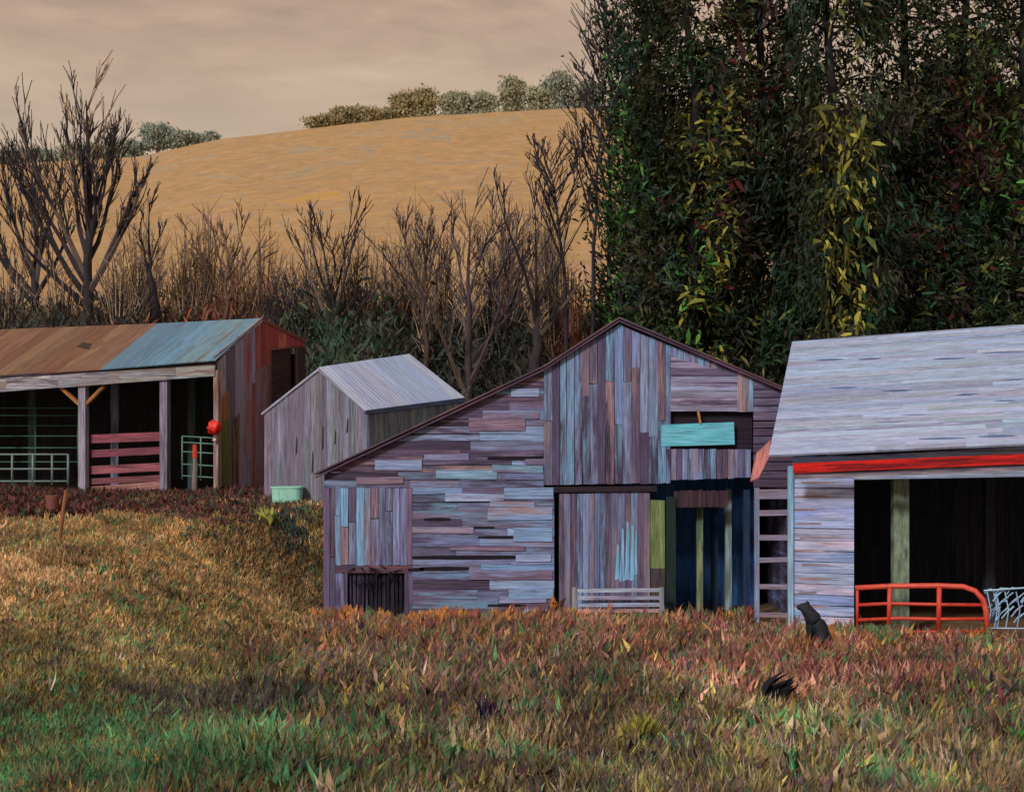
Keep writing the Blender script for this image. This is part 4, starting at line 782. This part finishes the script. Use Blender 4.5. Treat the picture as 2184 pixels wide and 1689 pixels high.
SH = [(20,700,56,170,470,'dark grey-green shrub at the far left edge above the rust roof',DARKB+TWIG,DG,800),
 (130,700,55,150,520,'grey shrub between the two big bare trees above the rust roof',DARKB+TWIG,DG,800),
 (255,700,56,160,480,'grey-green shrub right of the tallest bare tree trunk',DARKB+TWIG,DG,900),
 (300,690,66,190,400,'tan twiggy thicket behind the short broken trunk',TWIG,None,0),
 (395,690,60,130,430,'tan and brown shrub above the left of the blue roof',TWIG,BR,500),
 (440,690,63,150,390,'tall thin tan shrub against the field above the blue roof',TWIG,None,0),
 (500,690,61,140,480,'rust red shrub above the peak of the blue roof',RTW+TWIG,RU,700),
 (560,690,64,150,420,'brown and tan shrub above the end gable of the open barn',TWIG+RTW,BR,400),
 (610,730,58,130,530,'dark green shrub right of the open barn gable',DARKB,GRN,900),
 (670,760,57,150,440,'tall grey shrub left of the tree behind the pale roof',TWIG+DARKB,GRN,800),
 (760,750,57,170,420,'dark green and grey shrub right of the tree behind the pale roof',TWIG+DARKB,GRN,1000),
 (830,740,60,150,470,'brown shrub with rust tips in the middle of the thicket',TWIG+RTW,BR+RU,700),
 (880,760,62,180,370,'tallest tan twiggy shrub in the middle of the thicket',TWIG,None,0),
 (950,780,55,150,440,'grey-green shrub left of the slender bare tree',TWIG+DARKB,DG,900),
 (1050,800,56,170,400,'grey twiggy shrub right of the slender bare tree',TWIG+DARKB,DG,800),
 (1080,790,62,200,360,'pale twiggy shrub behind the forked bare tree',TWIG,None,0),
 (1190,760,54,130,430,'brown grey shrub right of the forked bare tree',TWIG+DARKB,BR,700),
 (1225,740,50,90,520,'dark maroon bush at the foot of the leftmost evergreen',RTW+[(70,34,38)],MAR,900),
 (1165,700,64,120,330,'thin twiggy shrub against the field left of the evergreens',TWIG,None,0)]
for i, (x, yb, d, wpx, yt, lab, tcs, lf, nl) in enumerate(SH):
    shrub(x, yb, d, wpx, yt, lab, 100+i, tc_=tcs, leaf=lf, nl=nl, stems=74 if lf else 100)
n = 60000                                               # low undergrowth mass below the shrubs
X = NP.uniform(-26, 5, n); Y = NP.uniform(47, 62, n); Z = height(X, Y)
xd = CX+X/Y*F; hmax = .6+3.0*cells(X, Y, 60, 1.6)+1.2*np.exp(-((xd-740)/110)**2)+1.2*np.exp(-((xd-120)/140)**2)+.6*np.exp(-((xd-1080)/120)**2)
P = np.stack([X, Y, Z+hmax*NP.uniform(0, 1, n)**1.2], 1)
col = pick([(54,58,50),(46,48,46),(62,60,52),(70,64,56),(44,52,46),(58,52,48)], n, 1.7, .3)
k = NP.random(n) < np.exp(-((xd-460)/110)**2)*.75; col[k] = pick([(116,68,48),(100,60,46),(86,58,46),(134,84,56)], k.sum(), 1.8)
k = NP.random(n) < np.exp(-((xd-720)/110)**2)*.6; col[k] = pick([(46,66,52),(54,76,56)], k.sum(), 1.7)
tag(strokes('undergrowth', P, unit(NP.normal(size=(n,3))*[.5,.5,.3]+[0,0,.8]), NP.uniform(.06,.13,n), NP.uniform(.3,.8,n), col, LEAF), kind='stuff', label='dark grey-green and rust undergrowth below the bare trees', cat='undergrowth')

# ---- tall dark trees on the right
DK = [(36,44,26),(30,38,24),(42,50,28),(40,38,28),(30,46,32),(46,44,30),(28,34,26),(38,32,30),(30,44,36)]
def dark_tree(x, d, ztop, rad, label, seed, accents, drop=.0, nclump=150, per=62, taper=.6, zlow=.5, lean=0):
    """accents: list of (palette, share, lowest and highest fraction of height, side)"""
    rng = np.random.default_rng(seed); b0 = at(x, 700, d); gz = hz(b0.x, d); H = ztop-gz
    t = thing('dark_tree', (b0.x, d, gz), label, 'tree', 'tall dark trees behind the barns')
    rr = random.Random(seed); pts = [Vector((b0.x+lean*i/8+rr.gauss(0,.12), d+rr.gauss(0,.1), gz-.3+(H+.2)*i/8)) for i in range(9)]
    mb = MB(); mb.tube(pts, [.34*(1-i/8*.88) for i in range(9)], lin((36,32,34)), lin((52,44,40)), n=10)
    for k in range(34):
        f = rr.uniform(.12,.97); i = min(7,int(f*8)); p = mid(pts[i], pts[i+1], f*8-i); R_ = rad*(1-taper*f)
        a = rr.uniform(0,6.28); q = p+Vector((math.cos(a)*R_*.9, math.sin(a)*R_*.9, rr.uniform(.2,1.4)-drop)); mb.tube([p, mid(p,q,.5)+Vector((0,0,.2)), q, q+Vector((math.cos(a)*.3,math.sin(a)*.3,rr.uniform(.2,.9)))], [.07,.05,.03,.01], lin((38,32,34)), n=4)
    mb.build('trunk', BARK, t, smooth=True)
    f = rng.uniform(zlow/ H, 1.0, nclump); f = f[(f < .56) | (rng.random(len(f)) < .62)]; nclump = len(f); a = rng.uniform(0, 6.283, nclump); R_ = rad*(1-taper*f**1.3)*rng.uniform(.25,1.08,nclump)
    cc = np.stack([b0.x+lean*f+np.cos(a)*R_, d+np.sin(a)*R_, gz+H*f+0*f], 1)
    n = nclump*per; ci = np.repeat(np.arange(nclump), per); P = cc[ci]+rng.normal(size=(n,3))*np.array([.34,.34,.55])*rng.uniform(.6,1.3,nclump)[ci][:,None]
    ccol = np.array([lin(c, 1.9) for c in DK])[rng.integers(0,len(DK),nclump)]*rng.uniform(.45,1.7,(nclump,1))
    col = ccol[ci]*rng.uniform(.7,1.4,(n,1)); fr = (P[:,2]-gz)/H
    big = rng.uniform(.8,1.2,n)
    for pal, share, lo, hi, off in accents:
        cx = b0.x+off; m_ = (rng.random(n) < share*.8)&(fr > lo)&(fr < hi)&(np.abs(P[:,0]-cx) < .6+.4*rng.random(n)); pp = np.array([lin(c,1.9) for c in pal]); col[m_] = pp[rng.integers(0,len(pp),m_.sum())]*rng.uniform(.7,1.2,(m_.sum(),1)); big[m_] *= 1.4
    out_ = P-np.array([b0.x, d, 0]); out_[:,2] = 0; out_ = unit(out_)
    D = unit(out_*rng.uniform(0,.6,(n,1))+rng.normal(size=(n,3))*.45+np.array([0,0,.7-drop*1.8])*1.0)
    strokes('crown', P, D, rng.uniform(.055,.115,n)*big, rng.uniform(.18,.42,n)*big, col, LEAF, t, bend=.3)
    return t
YG = [(120,116,44),(104,100,40),(136,128,56),(90,92,36)]; BG = [(52,96,40),(64,112,48),(44,78,40),(84,120,50)]; OL = [(80,80,38),(70,76,36),(92,88,46)]; MR = [(74,26,28),(60,24,28),(52,30,34)]; TG = [(34,66,44),(28,56,40)]
DT = [
 (1372,50,22.5,2.0,'leftmost dark evergreen, ragged narrow crown with bright green flecks against the sky',[(BG,.22,.05,.75,-.6),(MR,.06,.1,.6,.6),(OL,.12,.1,.7,.3)],.0,.42),
 (1480,48.5,24,2.3,'dark evergreen with olive and yellow-green sprays directly above the big barn ridge',[(YG,.26,.12,.62,.3),(BG,.14,.0,.4,.0),(OL,.15,.1,.9,.8),(MR,.08,.3,.9,1.)],.45,.2),
 (1620,50,25,2.7,'dark tree with maroon leaves high up, behind the right slope of the big barn',[(MR,.28,.3,.9,.3),(OL,.12,.1,.8,-.6),(BG,.08,.2,.7,1.)],.2,.16),
 (1772,47.5,24,2.5,'drooping conifer with yellow sprays above the left end of the big shed roof',[(YG,.34,.10,.58,0.1),(OL,.2,.05,.8,0.3),(TG,.15,.0,.5,.9)],.75,.22),
 (1925,50,25,2.7,'dark tree with deep bottle-green foliage above the middle of the big shed roof',[(TG,.4,.05,.5,.0),(MR,.08,.3,.8,.2),(OL,.14,.1,.9,.5)],.3,.16),
 (2050,48.5,25,2.6,'dark tree with maroon patches, second from the right edge',[(MR,.22,.05,.6,-.2),(OL,.14,.1,.9,.3),(BG,.06,.3,.8,.6)],.2,.16),
 (2180,49,25,2.8,'dark tree with olive green foliage at the right edge',[(OL,.2,.1,.9,-.4),(BG,.1,.2,.7,-.6),(MR,.05,.1,.6,0)],.2,.16),
 (2330,50,25,3.0,'dark tree just past the right edge',[(OL,.15,.1,.9,-.4)],.2,.16),
 (1430,57,18.5,2.6,'dark narrow tree standing behind the two leftmost evergreens',[(OL,.1,.1,.9,0)],.1,.4),
 (1560,58,18.5,2.9,'brownish dark tree in the back row behind the ridge of the big barn',[(MR,.08,.1,.9,0)],.1,.35),
 (1705,57,18.5,3.0,'dark tree in the back row between the big barn and the big shed roof',[(OL,.1,.1,.9,0)],.1,.35),
 (1860,59,18.5,3.0,'dark tree in the back row behind the yellow sprayed conifer',[(TG,.1,.1,.9,0)],.1,.35),
 (2000,57,18.5,3.0,'dark tree in the back row behind the bottle-green tree',[(OL,.1,.1,.9,0)],.1,.35),
 (2130,59,18.5,3.1,'dark tree in the back row near the right edge',[(MR,.06,.1,.9,0)],.1,.35),
]
for i, (x, d, zt, rad, lab, acc, drop, tp_) in enumerate(DT):
    dark_tree(x, d, zt, rad, lab, 300+i, acc, drop, nclump=235 if d < 52 else 70, per=118, taper=tp_)
n = 9000                                               # dark bushes closing the foot of the tall trees
X = NP.uniform(3, 22, n); Y = NP.uniform(51, 56, n); P = np.stack([X, Y, height(X, Y)+NP.uniform(0, 3.6, n)], 1)
tag(strokes('undergrowth', P, unit(NP.normal(size=(n,3))+[0,0,.5]), NP.uniform(.12,.2,n), NP.uniform(.3,.7,n), pick(DK+[(50,30,30)], n, 2.0, .4), LEAF), kind='stuff', label='dark brush filling the foot of the tall trees behind the big shed', cat='undergrowth')
# ragged twigs at the left verge of the evergreens
for x, yb, d, yt, lab, lean in ((1262,640,49.5,120,'spiky bare sapling leaning against the left side of the evergreens',28),(1215,660,49,330,'low bare sapling left of the evergreens with upright dark twigs',-40),(1300,600,50.5,-20,'tall bare twiggy stem along the left outline of the evergreens',5)):
    bare_tree(x,yb,d,yt,lab,[(.3,-.4,2.4),(.45,-.35,2.2),(.55,.3,2.2),(.65,-.3,2),(.75,-.35,1.8),(.85,-.25,1.4)],int(x),.08,tcols=DARKB+[(84,70,66)],lean=lean)

# ---- distant trees on the crest
def far_tree(x, y, rx, ry, yb, label, seed, pal, d=266):
    rng = np.random.default_rng(seed); c0 = at(x, y, d); s = d/F; t = thing('far_tree', (c0.x, d, at(x, yb, d).z), label, 'tree', 'distant trees along the crest of the hill')
    mb = MB(); mb.tube([at(x, yb+14, d), at(x, yb-6, d), at(x+1, y, d)], [.3,.25,.15], lin((100,96,80),1.6), n=6); mb.build('trunk', BARK, t)
    n = 3200; m_ = 34; cl = rng.normal(size=(m_,3)); cl = cl/np.linalg.norm(cl,axis=1,keepdims=True)*rng.uniform(.35,.85,(m_,1)); ci = rng.integers(0,m_,n)
    P = (cl[ci]+rng.normal(size=(n,3))*.2)*np.array([rx*s, rx*s*.8, ry*s])+np.array(c0); P[:,2] -= (rng.random(n) < .35)*rng.uniform(0, 1, n)*(P[:,2]-at(x, yb+4, d).z)
    cc = np.array([lin(c,2.0) for c in pal]); col = cc[rng.integers(0,len(cc),m_)][ci]*rng.uniform(.92,1.08,(n,1))
    strokes('crown', P, unit(rng.normal(size=(n,3))*[.6,.6,1]), rng.uniform(.25,.5,n), rng.uniform(.3,.7,n), col, LEAF, t)
FO = [(128,116,86),(120,114,88),(134,118,84)]; FG = [(126,124,100),(120,120,100),(130,124,98)]; FB = [(116,122,108),(108,116,104),(122,122,104)]  # pale greyed foliage: distance haze is mixed into these colours
FT = [(735,243,34,13,262,'low olive bush at the lower left end of the right-hand crest trees',FO),(690,258,42,8,268,'lowest flat bush where the crest hedge begins',FO),(800,240,50,14,258,'low wide olive bush left of the double crowned crest tree',FO),
 (858,216,26,24,250,'round olive crest tree, left one of the close pair',FO),(905,214,30,27,250,'round olive crest tree, right one of the close pair',FO),(975,216,34,20,244,'grey-green crest tree in the middle of the row',FG),(1030,216,32,17,242,'low grey crest tree right of the middle one',FG),
 (1095,193,34,28,238,'round grey-green crest tree standing alone',FG),(1192,178,44,32,236,'biggest blue-green crest tree near the evergreens',FB),(1150,205,34,18,238,'small grey-green bush left of the biggest crest tree',FG),(1250,196,46,26,240,'blue-green crest tree beside the evergreens',FB),
 (335,284,34,20,312,'dark green crest tree in the left group, tallest of it',FB),(390,292,40,16,312,'low dark green crest tree in the middle of the left group',FB),(445,296,24,14,308,'small dark green crest tree at the right end of the left group',FB),
 (270,316,50,16,338,'blue-green hedge tree behind the tallest bare tree, right side',FB),(180,326,60,18,345,'blue-green hedge tree behind the tallest bare tree, left side',FB),(90,334,60,16,350,'blue-green hedge tree left of the tallest bare tree',FB),(10,338,60,16,354,'blue-green hedge tree at the left edge of the crest',FB)]
for i, (x, y, rx, ry, yb, lab, pal) in enumerate(FT): far_tree(x, y, rx, ry, yb, lab, 500+i, pal)
